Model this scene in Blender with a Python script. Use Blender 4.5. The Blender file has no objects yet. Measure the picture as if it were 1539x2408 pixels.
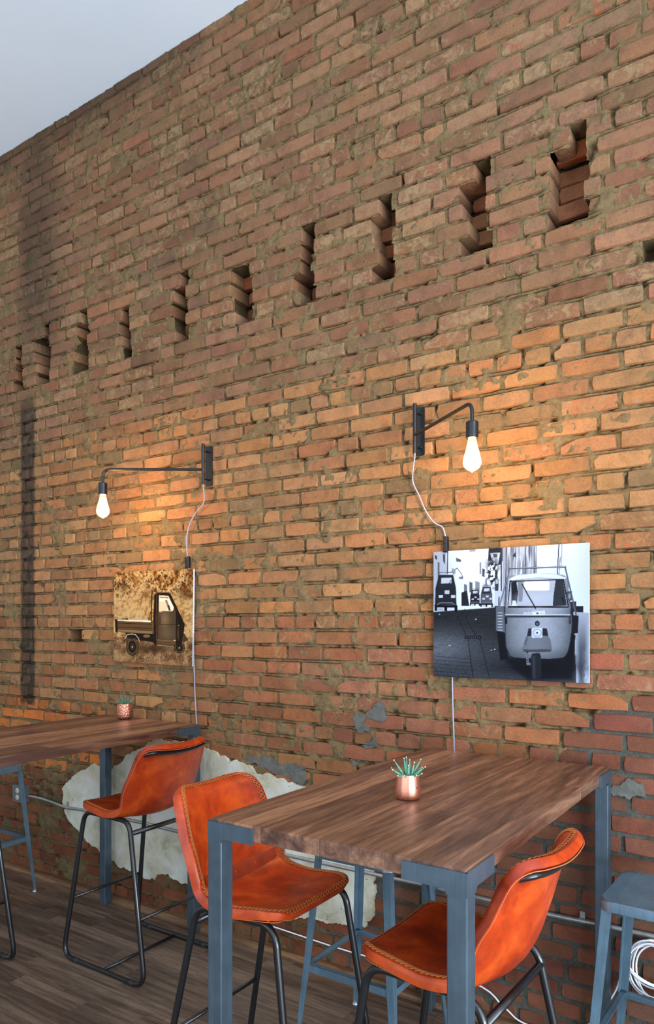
import bpy, math, random
import numpy as np
from mathutils import Vector, Matrix

# ------------------------------------------------------------------ camera, light, exposure
SC = bpy.context.scene
COL = SC.collection
R = math.radians
FPX, W_PX, H_PX = 1695.0, 1539.0, 2408.0
CAM_H, CAM_D, CAM_A = 1.587, 2.78, R(33.9)
HORIZON = 1467.0

cam_d = bpy.data.cameras.new('camera')
cam = bpy.data.objects.new('camera', cam_d)
COL.objects.link(cam)
cam.location = (0, -CAM_D, CAM_H)
cam.rotation_euler = (R(90), 0, CAM_A)
cam_d.sensor_fit = 'VERTICAL'
cam_d.sensor_height = 36.0
cam_d.lens = FPX / H_PX * 36.0
cam_d.shift_y = (HORIZON - H_PX / 2) / H_PX
cam_d.clip_start = 0.05
SC.camera = cam

SC.view_settings.view_transform = 'Standard'
SC.view_settings.look = 'None'
SC.view_settings.gamma = 1.0
SC.view_settings.exposure = 0.48
SC.view_settings.use_curve_mapping = False

world = bpy.data.worlds.new('daylight')
SC.world = world
world.use_nodes = True
world.node_tree.nodes['Background'].inputs[0].default_value = (0.62, 0.76, 1.0, 1)
world.node_tree.nodes['Background'].inputs[1].default_value = 0.9


def area_light(name, loc, rot, sx, sy, power, color):
    d = bpy.data.lights.new(name, 'AREA')
    d.shape = 'RECTANGLE'
    d.size, d.size_y = sx, sy
    d.energy = power
    d.color = color
    o = bpy.data.objects.new(name, d)
    o.location = loc
    o.rotation_euler = rot
    COL.objects.link(o)
    return o


# daylight entering through the shop windows (right wall and the wall behind the camera)
area_light('window_daylight', (3.05, -3.1, 2.25), (0, R(90), 0), 3.9, 4.2, 205, (0.80, 0.90, 1.0))
area_light('window_daylight', (-1.6, -7.05, 2.3), (R(90), 0, 0), 6.6, 3.8, 105, (0.86, 0.93, 1.0))
area_light('ceiling_fill', (2.9, -3.1, 0.7), (0, R(138), 0), 0.9, 4.2, 270, (0.76, 0.88, 1.0))  # added fill light, tilted upward to brighten the ceiling
BULB_POWER = 20.0

rnd = random.Random(7)
nrg = np.random.default_rng(11)


# ------------------------------------------------------------------ helpers
def s2l(c):
    return tuple(((v / 255) / 12.92 if v / 255 <= 0.04045 else ((v / 255 + 0.055) / 1.055) ** 2.4) for v in c)


def props(o, label=None, cat=None, group=None, kind=None):
    if label: o['label'] = label
    if cat: o['category'] = cat
    if group: o['group'] = group
    if kind: o['kind'] = kind
    return o


def empty(name, loc=(0, 0, 0), rz=0.0):
    o = bpy.data.objects.new(name, None)
    o.empty_display_size = 0.1
    o.location = loc
    o.rotation_euler = (0, 0, rz)
    COL.objects.link(o)
    return o


def link(name, me, mat, parent=None, loc=None):
    o = bpy.data.objects.new(name, me)
    if mat is not None and not me.materials:
        me.materials.append(mat)
    COL.objects.link(o)
    if parent is not None:
        o.parent = parent
    if loc is not None:
        o.location = loc
    return o


class MB:
    """collects faces and links them as one mesh object"""
    def __init__(self):
        self.v, self.f, self.c = [], [], []
        self.col = None

    def add(self, vs, fs):
        b = len(self.v)
        self.v.extend([tuple(p) for p in vs])
        self.f.extend([tuple(i + b for i in f) for f in fs])
        if self.col is not None:
            self.c.extend([self.col] * len(vs))

    def box(self, x0, x1, y0, y1, z0, z1):
        self.add([(x0, y0, z0), (x1, y0, z0), (x1, y1, z0), (x0, y1, z0),
                  (x0, y0, z1), (x1, y0, z1), (x1, y1, z1), (x0, y1, z1)],
                 [(3, 2, 1, 0), (4, 5, 6, 7), (0, 1, 5, 4), (1, 2, 6, 5), (2, 3, 7, 6), (3, 0, 4, 7)])

    def tube(self, pts, r, n=8, closed=False, cap=True):
        pts = [Vector(p) for p in pts]
        m = len(pts)
        rs = r if isinstance(r, (list, tuple)) else [r] * m
        vs, fs = [], []
        prev = None
        for i in range(m):
            if closed:
                t = (pts[(i + 1) % m] - pts[i - 1])
            else:
                t = pts[min(i + 1, m - 1)] - pts[max(i - 1, 0)]
            t.normalize()
            if prev is None:
                a = Vector((0, 0, 1)) if abs(t.z) < 0.9 else Vector((1, 0, 0))
                u = t.cross(a).normalized()
            else:
                u = (prev - t * prev.dot(t)).normalized()
            prev = u
            w = t.cross(u)
            for k in range(n):
                an = 2 * math.pi * k / n
                vs.append(pts[i] + (u * math.cos(an) + w * math.sin(an)) * rs[i])
        for i in range(m if closed else m - 1):
            j = (i + 1) % m
            for k in range(n):
                l = (k + 1) % n
                fs.append((i * n + k, i * n + l, j * n + l, j * n + k))
        if cap and not closed:
            fs.append(tuple(reversed(range(n))))
            fs.append(tuple((m - 1) * n + k for k in range(n)))
        self.add(vs, fs)

    def lathe(self, prof, n=32, c=(0, 0, 0), cap0=True, cap1=True):
        vs, fs = [], []
        for r, z in prof:
            for k in range(n):
                a = 2 * math.pi * k / n
                vs.append((c[0] + r * math.cos(a), c[1] + r * math.sin(a), c[2] + z))
        for i in range(len(prof) - 1):
            for k in range(n):
                l = (k + 1) % n
                fs.append((i * n + k, i * n + l, (i + 1) * n + l, (i + 1) * n + k))
        if cap0: fs.append(tuple(reversed(range(n))))
        if cap1: fs.append(tuple((len(prof) - 1) * n + k for k in range(n)))
        self.add(vs, fs)

    def mesh(self, name, smooth=False):
        me = bpy.data.meshes.new(name)
        me.from_pydata(self.v, [], self.f)
        if self.c:
            a = me.color_attributes.new('tone', 'FLOAT_COLOR', 'POINT')
            buf = np.ones((len(self.v), 4), np.float32)
            arr = np.array(self.c, np.float32)
            buf[:, :arr.shape[1]] = arr
            a.data.foreach_set('color', buf.ravel())
        if smooth:
            me.polygons.foreach_set('use_smooth', [True] * len(me.polygons))
        me.validate()
        me.update()
        return me

    def build(self, name, mat, parent=None, smooth=False, loc=None, angle=None):
        me = self.mesh(name, smooth)
        o = link(name, me, mat, parent, loc)
        if angle is not None:
            me.polygons.foreach_set('use_smooth', [True] * len(me.polygons))
            try:
                me.set_sharp_from_angle(angle=R(angle))
            except Exception:
                pass
        return o


def bevel(o, w, seg=2):
    m = o.modifiers.new('bevel', 'BEVEL')
    m.width = w
    m.segments = seg
    m.limit_method = 'ANGLE'
    m.angle_limit = R(40)
    return o


def arc_path(pts, rad, n=6, closed=False):
    """polyline with rounded corners"""
    pts = [Vector(p) for p in pts]
    out = []
    m = len(pts)
    for i in range(m):
        if not closed and i in (0, m - 1):
            out.append(pts[i]); continue
        a, b, c = pts[i - 1], pts[i], pts[(i + 1) % m]
        d1, d2 = (a - b), (c - b)
        r = rad[i] if isinstance(rad, (list, tuple)) else rad
        r = min(r, d1.length * 0.45, d2.length * 0.45)
        p, q = b + d1.normalized() * r, b + d2.normalized() * r
        for k in range(n + 1):
            t = k / n
            out.append(p * (1 - t) ** 2 + b * 2 * t * (1 - t) + q * t ** 2)
    return out


def smooth_path(pts, n=6):
    """Catmull-Rom through the points"""
    P = [Vector(p) for p in pts]
    P = [P[0] * 2 - P[1]] + P + [P[-1] * 2 - P[-2]]
    out = []
    for i in range(1, len(P) - 2):
        for k in range(n):
            t = k / n
            a, b, c, d = P[i - 1], P[i], P[i + 1], P[i + 2]
            out.append(0.5 * ((2 * b) + (c - a) * t + (2 * a - 5 * b + 4 * c - d) * t * t + (3 * b - a - 3 * c + d) * t ** 3))
    out.append(P[-2])
    return out


def vnoise(x, y, seed=0):
    xi, yi = np.floor(x).astype(np.int64), np.floor(y).astype(np.int64)
    fx, fy = x - xi, y - yi
    fx, fy = fx * fx * (3 - 2 * fx), fy * fy * (3 - 2 * fy)

    def h(a, b):
        n = (a * 374761393 + b * 668265263 + seed * 1442695041) & 0x7fffffff
        n = ((n ^ (n >> 13)) * 1274126177) & 0x7fffffff
        return ((n ^ (n >> 16)) & 0xffff) / 65535.0
    return (h(xi, yi) * (1 - fx) + h(xi + 1, yi) * fx) * (1 - fy) + (h(xi, yi + 1) * (1 - fx) + h(xi + 1, yi + 1) * fx) * fy


def fbm(x, y, seed=0, octv=4, gain=0.5):
    s, a, t = 0, 1.0, 0
    for o in range(octv):
        s = s + a * vnoise(x * 2 ** o, y * 2 ** o, seed + o * 17)
        t += a
        a *= gain
    return s / t


# ------------------------------------------------------------------ materials
def nmat(name):
    m = bpy.data.materials.new(name)
    m.use_nodes = True
    nt = m.node_tree
    return m, nt, nt.nodes['Principled BSDF']


def node(nt, typ, **kw):
    n = nt.nodes.new(typ)
    for k, v in kw.items():
        if k.startswith('i_'):
            key = k[2:]
            key = int(key) if key.isdigit() else key
            n.inputs[key].default_value = v
        else:
            setattr(n, k, v)
    return n


def mixc(nt, fac, a, b, mode='MIX'):
    n = nt.nodes.new('ShaderNodeMix')
    n.data_type = 'RGBA'
    n.blend_type = mode
    for sock, v in ((0, fac), (6, a), (7, b)):
        if hasattr(v, 'is_output'):
            nt.links.new(v, n.inputs[sock])
        else:
            n.inputs[sock].default_value = v if sock == 0 else (tuple(v) + (1,))[:4]
    return n.outputs[2]


def ramp(nt, fac, stops):
    n = nt.nodes.new('ShaderNodeValToRGB')
    e = n.color_ramp.elements
    while len(e) < len(stops): e.new(0.5)
    for k, (p, c) in enumerate(stops):
        e[k].position = p
        e[k].color = (tuple(c) + (1,))[:4] if not isinstance(c, (int, float)) else (c, c, c, 1)
    nt.links.new(fac, n.inputs[0])
    return n.outputs[0]


def noise(nt, vec, scale, detail=4, rough=0.55, dist=0.0):
    n = node(nt, 'ShaderNodeTexNoise', i_Scale=scale, i_Detail=detail, i_Roughness=rough, i_Distortion=dist)
    if vec is not None: nt.links.new(vec, n.inputs['Vector'])
    return n.outputs['Fac']


def bump(nt, bsdf, h, strength, dist):
    b = node(nt, 'ShaderNodeBump', i_Strength=strength, i_Distance=dist)
    nt.links.new(h, b.inputs['Height'])
    nt.links.new(b.outputs[0], bsdf.inputs['Normal'])
    return b


def math_n(nt, op, a, b=None, clamp=False):
    n = node(nt, 'ShaderNodeMath', operation=op, use_clamp=clamp)
    for i, v in enumerate((a, b)):
        if v is None: continue
        if hasattr(v, 'is_output'): nt.links.new(v, n.inputs[i])
        else: n.inputs[i].default_value = v
    return n.outputs[0]


def simple(name, rgb, rough=0.5, metal=0.0, spec=0.5, coat=0.0, var=0.0, vscale=20.0, bmp=0.0, bscale=200.0):
    m, nt, b = nmat(name)
    c = s2l(rgb)
    b.inputs['Base Color'].default_value = c + (1,)
    b.inputs['Roughness'].default_value = rough
    b.inputs['Metallic'].default_value = metal
    b.inputs['Specular IOR Level'].default_value = spec
    b.inputs['Coat Weight'].default_value = coat
    tc = node(nt, 'ShaderNodeTexCoord')
    if var > 0:
        f = noise(nt, tc.outputs['Object'], vscale, 5, 0.6)
        lo = tuple(v * (1 - var) for v in c)
        hi = tuple(min(1, v * (1 + var)) for v in c)
        nt.links.new(ramp(nt, f, [(0.3, lo), (0.7, hi)]), b.inputs['Base Color'])
    if bmp > 0:
        bump(nt, b, noise(nt, tc.outputs['Object'], bscale, 4, 0.6), bmp, 0.003)
    return m


def soot_mask(nt, pos):
    """dark sooty strip left on the wall by a former partition, x about -4.2"""
    sep = node(nt, 'ShaderNodeSeparateXYZ')
    nt.links.new(pos, sep.inputs[0])
    wob = noise(nt, pos, 9.0, 4, 0.6)
    x = math_n(nt, 'ADD', sep.outputs[0], math_n(nt, 'MULTIPLY', math_n(nt, 'SUBTRACT', wob, 0.5), 0.05))
    z = sep.outputs[2]

    def sm(a, b, v):
        n = node(nt, 'ShaderNodeMapRange', interpolation_type='SMOOTHSTEP')
        n.inputs[1].default_value, n.inputs[2].default_value = a, b
        nt.links.new(v, n.inputs[0])
        return n.outputs[0]
    low = math_n(nt, 'MULTIPLY', sm(-4.265, -4.235, x), sm(-4.085, -4.12, x))
    low = math_n(nt, 'MULTIPLY', low, math_n(nt, 'MULTIPLY', sm(1.04, 1.1, z), sm(3.12, 2.9, z)))
    hi = math_n(nt, 'MULTIPLY', sm(-4.36, -4.16, x), sm(-3.72, -4.06, x))
    hi = math_n(nt, 'MULTIPLY', hi, sm(2.95, 3.7, z))
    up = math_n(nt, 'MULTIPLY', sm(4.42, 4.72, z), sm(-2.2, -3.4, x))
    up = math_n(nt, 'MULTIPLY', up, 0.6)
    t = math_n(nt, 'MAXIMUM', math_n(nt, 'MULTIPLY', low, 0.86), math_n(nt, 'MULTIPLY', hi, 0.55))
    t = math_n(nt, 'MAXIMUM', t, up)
    br = noise(nt, pos, 16.0, 5, 0.65)
    return math_n(nt, 'MULTIPLY', t, math_n(nt, 'ADD', math_n(nt, 'MULTIPLY', br, 0.9), 0.5), True)


def brick_material():
    m, nt, b = nmat('old_brick')
    at = node(nt, 'ShaderNodeAttribute', attribute_name='tone')
    pos = node(nt, 'ShaderNodeNewGeometry').outputs['Position']
    n1 = noise(nt, pos, 14.0, 5, 0.62, 0.4)
    n2 = noise(nt, pos, 130.0, 6, 0.75)
    n3 = noise(nt, pos, 30.0, 6, 0.7, 0.8)
    c = mixc(nt, 1.0, at.outputs['Color'], ramp(nt, n1, [(0.28, (0.62, 0.60, 0.60)), (0.5, (1, 1, 1)), (0.74, (1.32, 1.22, 1.12))]), 'MULTIPLY')
    c = mixc(nt, 1.0, c, ramp(nt, n2, [(0.3, (0.70, 0.69, 0.68)), (0.52, (1, 1, 1)), (0.72, (1.26, 1.26, 1.26))]), 'MULTIPLY')
    # mortar smear left on the faces (the amount is carried in the alpha of the tone)
    sm = ramp(nt, math_n(nt, 'ADD', n3, math_n(nt, 'MULTIPLY', math_n(nt, 'SUBTRACT', at.outputs['Alpha'], 0.5), 0.5)), [(0.55, 0.0), (0.70, 0.85)])
    c = mixc(nt, sm, c, s2l((160, 134, 98)))
    c = mixc(nt, ramp(nt, noise(nt, pos, 4.0, 3, 0.6), [(0.3, 0.06), (0.7, 0.30)]), c, s2l((164, 128, 88)))
    # a few fresh orange chips
    ch = ramp(nt, noise(nt, pos, 22.0, 2, 0.5, 1.2), [(0.73, 0.0), (0.76, 0.75)])
    c = mixc(nt, ch, c, s2l((196, 92, 40)))
    # pits and hairline cracks
    pit = ramp(nt, noise(nt, pos, 190.0, 3, 0.6), [(0.66, 0.0), (0.72, 0.55)])
    c = mixc(nt, pit, c, s2l((74, 50, 36)))
    cr = noise(nt, pos, 17.0, 5, 0.7, 1.5)
    crk = ramp(nt, math_n(nt, 'ABSOLUTE', math_n(nt, 'SUBTRACT', cr, 0.5)), [(0.0, 0.5), (0.006, 0.0)])
    c = mixc(nt, math_n(nt, 'MULTIPLY', crk, ramp(nt, n1, [(0.5, 0.0), (0.6, 1.0)])), c, s2l((64, 42, 30)))
    c = mixc(nt, soot_mask(nt, pos), c, s2l((46, 42, 38)))
    nt.links.new(c, b.inputs['Base Color'])
    b.inputs['Roughness'].default_value = 0.9
    b.inputs['Specular IOR Level'].default_value = 0.25
    h = math_n(nt, 'ADD', math_n(nt, 'MULTIPLY', noise(nt, pos, 210.0, 6, 0.75), 0.55), math_n(nt, 'MULTIPLY', noise(nt, pos, 45.0, 5, 0.65), 0.6))
    h = math_n(nt, 'SUBTRACT', h, math_n(nt, 'MULTIPLY', pit, 0.3))
    bump(nt, b, h, 0.9, 0.009)
    return m


def mortar_material():
    m, nt, b = nmat('lime_mortar')
    at = node(nt, 'ShaderNodeAttribute', attribute_name='tone')
    pos = node(nt, 'ShaderNodeNewGeometry').outputs['Position']
    n1 = noise(nt, pos, 75.0, 6, 0.75)
    n2 = noise(nt, pos, 9.0, 4, 0.6)
    c = mixc(nt, 1.0, at.outputs['Color'], ramp(nt, n1, [(0.3, (0.6, 0.58, 0.55)), (0.5, (1, 1, 1)), (0.72, (1.3, 1.28, 1.24))]), 'MULTIPLY')
    c = mixc(nt, 1.0, c, ramp(nt, n2, [(0.3, (0.82, 0.8, 0.76)), (0.7, (1.15, 1.13, 1.1))]), 'MULTIPLY')
    c = mixc(nt, soot_mask(nt, pos), c, s2l((44, 41, 38)))
    nt.links.new(c, b.inputs['Base Color'])
    b.inputs['Roughness'].default_value = 0.95
    b.inputs['Specular IOR Level'].default_value = 0.15
    h = math_n(nt, 'ADD', math_n(nt, 'MULTIPLY', noise(nt, pos, 150.0, 6, 0.75), 0.8), n1)
    bump(nt, b, h, 1.0, 0.012)
    return m


def wood_material(name, dark, mid, light, rough, grain_axis='Y', attr=False, scale=1.0, coat=0.0):
    m, nt, b = nmat(name)
    pos = node(nt, 'ShaderNodeNewGeometry').outputs['Position']
    oi = node(nt, 'ShaderNodeObjectInfo')
    mp = node(nt, 'ShaderNodeMapping')
    sc = {'Y': (1, 0.10, 1), 'X': (0.10, 1, 1)}[grain_axis]
    mp.inputs['Scale'].default_value = tuple(v * scale for v in sc)
    off = node(nt, 'ShaderNodeCombineXYZ')
    if attr:
        at = node(nt, 'ShaderNodeAttribute', attribute_name='tone')
        rv = at.outputs['Fac']
    else:
        rv = oi.outputs['Random']
    sh = math_n(nt, 'MULTIPLY', rv, 37.0)
    for i in range(3): nt.links.new(sh, off.inputs[i])
    ad = node(nt, 'ShaderNodeVectorMath', operation='ADD')
    nt.links.new(pos, ad.inputs[0]); nt.links.new(off.outputs[0], ad.inputs[1])
    nt.links.new(ad.outputs[0], mp.inputs['Vector'])
    v = mp.outputs[0]
    g1 = noise(nt, v, 22.0, 6, 0.6, 1.6)
    g2 = noise(nt, v, 160.0, 4, 0.6, 0.4)
    g3 = noise(nt, v, 6.0, 3, 0.5, 2.2)
    f = math_n(nt, 'ADD', math_n(nt, 'MULTIPLY', g1, 0.55), math_n(nt, 'MULTIPLY', g3, 0.45))
    f = math_n(nt, 'ADD', f, math_n(nt, 'MULTIPLY', math_n(nt, 'SUBTRACT', rv, 0.5), 0.16))
    c = ramp(nt, f, [(0.38, s2l(dark)), (0.5, s2l(mid)), (0.62, s2l(light))])
    wv = node(nt, 'ShaderNodeTexWave', wave_type='BANDS', bands_direction='X' if grain_axis == 'Y' else 'Y', i_Scale=9.0, i_Distortion=9.0, i_Detail=3.0)
    wv.inputs['Detail Scale'].default_value = 1.4
    nt.links.new(v, wv.inputs['Vector'])
    c = mixc(nt, 1.0, c, ramp(nt, wv.outputs['Fac'], [(0.0, (0.86, 0.85, 0.84)), (0.5, (1.0, 1.0, 1.0)), (1.0, (1.07, 1.06, 1.06))]), 'MULTIPLY')
    c = mixc(nt, 1.0, c, ramp(nt, g2, [(0.35, (0.78, 0.77, 0.76)), (0.6, (1.06, 1.06, 1.06))]), 'MULTIPLY')
    nt.links.new(c, b.inputs['Base Color'])
    b.inputs['Roughness'].default_value = rough
    b.inputs['Coat Weight'].default_value = coat
    b.inputs['Coat Roughness'].default_value = 0.25
    nt.links.new(ramp(nt, g2, [(0.3, rough + 0.12), (0.7, rough - 0.04)]), b.inputs['Roughness'])
    bump(nt, b, g2, 0.25, 0.0015)
    return m


def leather_material():
    m, nt, b = nmat('tan_leather')
    tc = node(nt, 'ShaderNodeTexCoord').outputs['Object']
    n1 = noise(nt, tc, 7.0, 5, 0.6, 0.6)
    n2 = noise(nt, tc, 40.0, 5, 0.7)
    c = ramp(nt, n1, [(0.25, s2l((112, 25, 5))), (0.5, s2l((172, 54, 9))), (0.75, s2l((202, 84, 22)))])
    c = mixc(nt, 1.0, c, ramp(nt, n2, [(0.3, (0.8, 0.78, 0.75)), (0.6, (1.08, 1.08, 1.08))]), 'MULTIPLY')
    nt.links.new(c, b.inputs['Base Color'])
    b.inputs['Roughness'].default_value = 0.36
    b.inputs['Specular IOR Level'].default_value = 0.5
    nt.links.new(ramp(nt, n2, [(0.3, 0.46), (0.7, 0.3)]), b.inputs['Roughness'])
    bump(nt, b, noise(nt, tc, 260.0, 4, 0.6), 0.12, 0.002)
    return m


def steel_material(name, rgb, rough=0.42, metal=0.85):
    m, nt, b = nmat(name)
    tc = node(nt, 'ShaderNodeTexCoord').outputs['Object']
    mp = node(nt, 'ShaderNodeMapping')
    mp.inputs['Scale'].default_value = (1, 1, 0.05)
    nt.links.new(tc, mp.inputs['Vector'])
    n1 = noise(nt, mp.outputs[0], 130.0, 5, 0.6)
    n2 = noise(nt, tc, 9.0, 4, 0.6)
    c = s2l(rgb)
    col = ramp(nt, n2, [(0.3, tuple(v * 0.78 for v in c)), (0.7, tuple(v * 1.18 for v in c))])
    col = mixc(nt, 1.0, col, ramp(nt, n1, [(0.35, (0.86, 0.86, 0.86)), (0.65, (1.1, 1.1, 1.1))]), 'MULTIPLY')
    nt.links.new(col, b.inputs['Base Color'])
    b.inputs['Metallic'].default_value = metal
    nt.links.new(ramp(nt, n1, [(0.3, rough + 0.1), (0.7, rough - 0.08)]), b.inputs['Roughness'])
    return m


MAT = {}
MAT['brick'] = brick_material()
MAT['mortar'] = mortar_material()
MAT['walnut'] = wood_material('walnut_table', (72, 46, 36), (112, 78, 60), (148, 108, 82), 0.34, 'Y', coat=0.25)
MAT['plank'] = wood_material('worn_floorboard', (80, 64, 53), (104, 85, 71), (128, 107, 90), 0.40, 'X', attr=True)
MAT['trim'] = wood_material('floor_trim', (84, 58, 38), (112, 82, 55), (140, 106, 74), 0.5, 'X')
MAT['leather'] = leather_material()
MAT['leather_band'] = simple('dark_leather_band', (140, 44, 10), 0.42, var=0.25, vscale=30)
MAT['edge'] = simple('cut_leather_edge', (186, 96, 44), 0.6)
MAT['thread'] = simple('stitch_thread', (176, 100, 48), 0.5)
MAT['black'] = simple('black_tube', (17, 18, 20), 0.33, 0.0, 0.5, 0.3)
MAT['rubber'] = simple('rubber_pad', (24, 23, 22), 0.7)
MAT['steel'] = steel_material('brushed_steel', (88, 105, 117), 0.36, 0.65)
MAT['stoolsteel'] = steel_material('sheet_steel', (96, 122, 138), 0.44, 0.4)
MAT['weld'] = steel_material('ground_weld', (160, 168, 176), 0.38, 0.85)
MAT['galv'] = steel_material('galvanised_pipe', (168, 170, 168), 0.4, 0.8)
MAT['copper_smooth'] = None
MAT['lampblack'] = simple('lamp_black', (22, 24, 27), 0.36, 0.2, 0.5, 0.2)
MAT['cord'] = simple('fabric_cord', (150, 150, 166), 0.8, var=0.25, vscale=400.0)
MAT['switch'] = simple('black_plastic', (16, 16, 18), 0.4)
MAT['white_cable'] = simple('white_cable', (226, 230, 236), 0.45)
MAT['pink'] = simple('pink_tie', (214, 52, 92), 0.5)
MAT['white_plastic'] = simple('white_plastic', (214, 208, 196), 0.45)
MAT['dark_slot'] = simple('dark_slot', (20, 18, 16), 0.7)
MAT['boxgrey'] = simple('outlet_steel', (118, 124, 126), 0.45, 0.6)
MAT['ceiling'] = simple('white_ceiling', (228, 238, 248), 0.9, var=0.02, vscale=1.5)
MAT['drywall'] = simple('painted_wall', (196, 196, 192), 0.9)
MAT['soil'] = simple('dark_soil', (38, 28, 20), 0.95, bmp=0.8)
MAT['panel_edge'] = simple('print_panel_edge', (206, 208, 212), 0.4)
MAT['tip'] = simple('dry_leaf_tip', (226, 206, 176), 0.7)


def plaster_material():
    m, nt, b = nmat('old_plaster')
    pos = node(nt, 'ShaderNodeNewGeometry').outputs['Position']
    n1 = noise(nt, pos, 6.0, 6, 0.65, 0.5)
    n2 = noise(nt, pos, 45.0, 3, 0.5, 0.8)
    c = ramp(nt, n1, [(0.30, s2l((146, 138, 108))), (0.46, s2l((190, 186, 164))), (0.66, s2l((206, 208, 200)))])
    sp = ramp(nt, n2, [(0.70, 0.0), (0.74, 0.9)])
    c = mixc(nt, sp, c, s2l((112, 92, 66)))
    nt.links.new(c, b.inputs['Base Color'])
    b.inputs['Roughness'].default_value = 0.75
    bump(nt, b, math_n(nt, 'SUBTRACT', noise(nt, pos, 18.0, 5, 0.6), math_n(nt, 'MULTIPLY', sp, 0.5)), 0.5, 0.006)
    return m


MAT['plaster'] = plaster_material()
MAT['cement'] = simple('grey_cement', (92, 92, 86), 0.95, var=0.3, vscale=30, bmp=1.0, bscale=60)


def copper_material(name, hammered):
    m, nt, b = nmat(name)
    tc = node(nt, 'ShaderNodeTexCoord').outputs['Object']
    b.inputs['Metallic'].default_value = 0.9
    b.inputs['Roughness'].default_value = 0.33
    sp = ramp(nt, noise(nt, tc, 95.0, 2, 0.5), [(0.68, 0.0), (0.70, 0.8)])
    c = mixc(nt, sp, s2l((226, 152, 126)), s2l((96, 60, 40)))
    nt.links.new(c, b.inputs['Base Color'])
    if hammered:
        v = node(nt, 'ShaderNodeTexVoronoi', i_Scale=150.0)
        nt.links.new(tc, v.inputs['Vector'])
        bump(nt, b, v.outputs['Distance'], 0.6, 0.004)
    return m


MAT['copper'] = copper_material('speckled_copper', False)
MAT['copper_hammered'] = copper_material('hammered_copper', True)


def leaf_material():
    m, nt, b = nmat('zebra_leaf')
    tc = node(nt, 'ShaderNodeTexCoord').outputs['Generated']
    w = node(nt, 'ShaderNodeTexWave', wave_type='BANDS', bands_direction='Z', i_Scale=5.0, i_Distortion=1.0)
    nt.links.new(tc, w.inputs['Vector'])
    c = ramp(nt, w.outputs['Fac'], [(0.55, s2l((38, 96, 74))), (0.85, s2l((120, 170, 140)))])
    nt.links.new(c, b.inputs['Base Color'])
    b.inputs['Roughness'].default_value = 0.45
    return m


MAT['leaf'] = leaf_material()


def glass_material():
    """thin amber bulb glass: mostly clear, with a glossy surface"""
    m = bpy.data.materials.new('bulb_glass')
    m.use_nodes = True
    nt = m.node_tree
    nt.nodes.remove(nt.nodes['Principled BSDF'])
    tr = node(nt, 'ShaderNodeBsdfTransparent', i_0=(1.0, 0.92, 0.76, 1))
    tl = node(nt, 'ShaderNodeBsdfTranslucent', i_0=(1.0, 0.72, 0.34, 1))
    gl = node(nt, 'ShaderNodeBsdfGlossy', i_Roughness=0.05)
    lw = node(nt, 'ShaderNodeLayerWeight', i_Blend=0.3)
    m0 = node(nt, 'ShaderNodeMixShader')
    nt.links.new(math_n(nt, 'ADD', math_n(nt, 'MULTIPLY', lw.outputs['Facing'], 0.35), 0.05), m0.inputs[0])
    nt.links.new(tr.outputs[0], m0.inputs[1])
    nt.links.new(tl.outputs[0], m0.inputs[2])
    mx = node(nt, 'ShaderNodeMixShader', i_0=0.05)
    nt.links.new(m0.outputs[0], mx.inputs[1])
    nt.links.new(gl.outputs[0], mx.inputs[2])
    nt.links.new(mx.outputs[0], nt.nodes['Material Output'].inputs['Surface'])
    return m


MAT['glass'] = glass_material()


def emission(name, col, st):
    m, nt, b = nmat(name)
    b.inputs['Base Color'].default_value = (0, 0, 0, 1)
    b.inputs['Emission Color'].default_value = tuple(col) + (1,)
    b.inputs['Emission Strength'].default_value = st
    return m


MAT['filament'] = emission('glowing_filament', (1.0, 0.72, 0.36), 40.0)


def print_material():
    m, nt, b = nmat('glossy_print')
    at = node(nt, 'ShaderNodeAttribute', attribute_name='tone')
    nt.links.new(at.outputs['Color'], b.inputs['Base Color'])
    b.inputs['Roughness'].default_value = 0.35
    b.inputs['Specular IOR Level'].default_value = 0.10
    return m


MAT['print'] = print_material()

# ------------------------------------------------------------------ room shell
X0, X1, CEIL = -6.4, 3.0, 4.70
mb = MB(); mb.box(X0 - 0.2, X1 + 0.2, -7.2, 0.32, CEIL, CEIL + 0.2)
props(mb.build('ceiling', MAT['ceiling']), 'smooth white ceiling meeting the brick wall', kind='structure')
mb = MB(); mb.box(X0 - 0.2, X0, -7.2, 0.3, -0.03, CEIL)
props(mb.build('wall_left', MAT['drywall']), 'plain painted side wall far left', kind='structure')
# right wall: a shop window between piers
mb = MB()
mb.box(X1, X1 + 0.2, -7.2, -5.2, -0.03, CEIL); mb.box(X1, X1 + 0.2, -1.0, 0.3, -0.03, CEIL)
mb.box(X1, X1 + 0.2, -5.2, -1.0, -0.03, 0.3); mb.box(X1, X1 + 0.2, -5.2, -1.0, 4.2, CEIL)
props(mb.build('wall_right', MAT['drywall']), 'plain painted wall around the shop window', kind='structure')
mb = MB()
for y in (-5.2, -3.8, -2.4, -1.04): mb.box(X1 + 0.02, X1 + 0.07, y, y + 0.04, 0.3, 4.2)
for z in (0.3, 2.6, 4.16): mb.box(X1 + 0.02, X1 + 0.07, -5.2, -1.0, z, z + 0.04)
props(mb.build('window_1', MAT['black']), 'black framed shop window in the side wall', kind='structure')
mb = MB()
mb.box(X0 - 0.2, -4.9, -7.2, -7.0, -0.03, CEIL); mb.box(1.7, X1 + 0.2, -7.2, -7.0, -0.03, CEIL)
mb.box(-4.9, 1.7, -7.2, -7.0, -0.03, 0.4); mb.box(-4.9, 1.7, -7.2, -7.0, 4.2, CEIL)
props(mb.build('wall_front', MAT['drywall']), 'plain painted wall behind the viewer', kind='structure')
mb = MB()
for i in range(5): mb.box(-4.9 + i * 1.64, -4.86 + i * 1.64, -7.08, -7.03, 0.4, 4.2)
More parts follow.
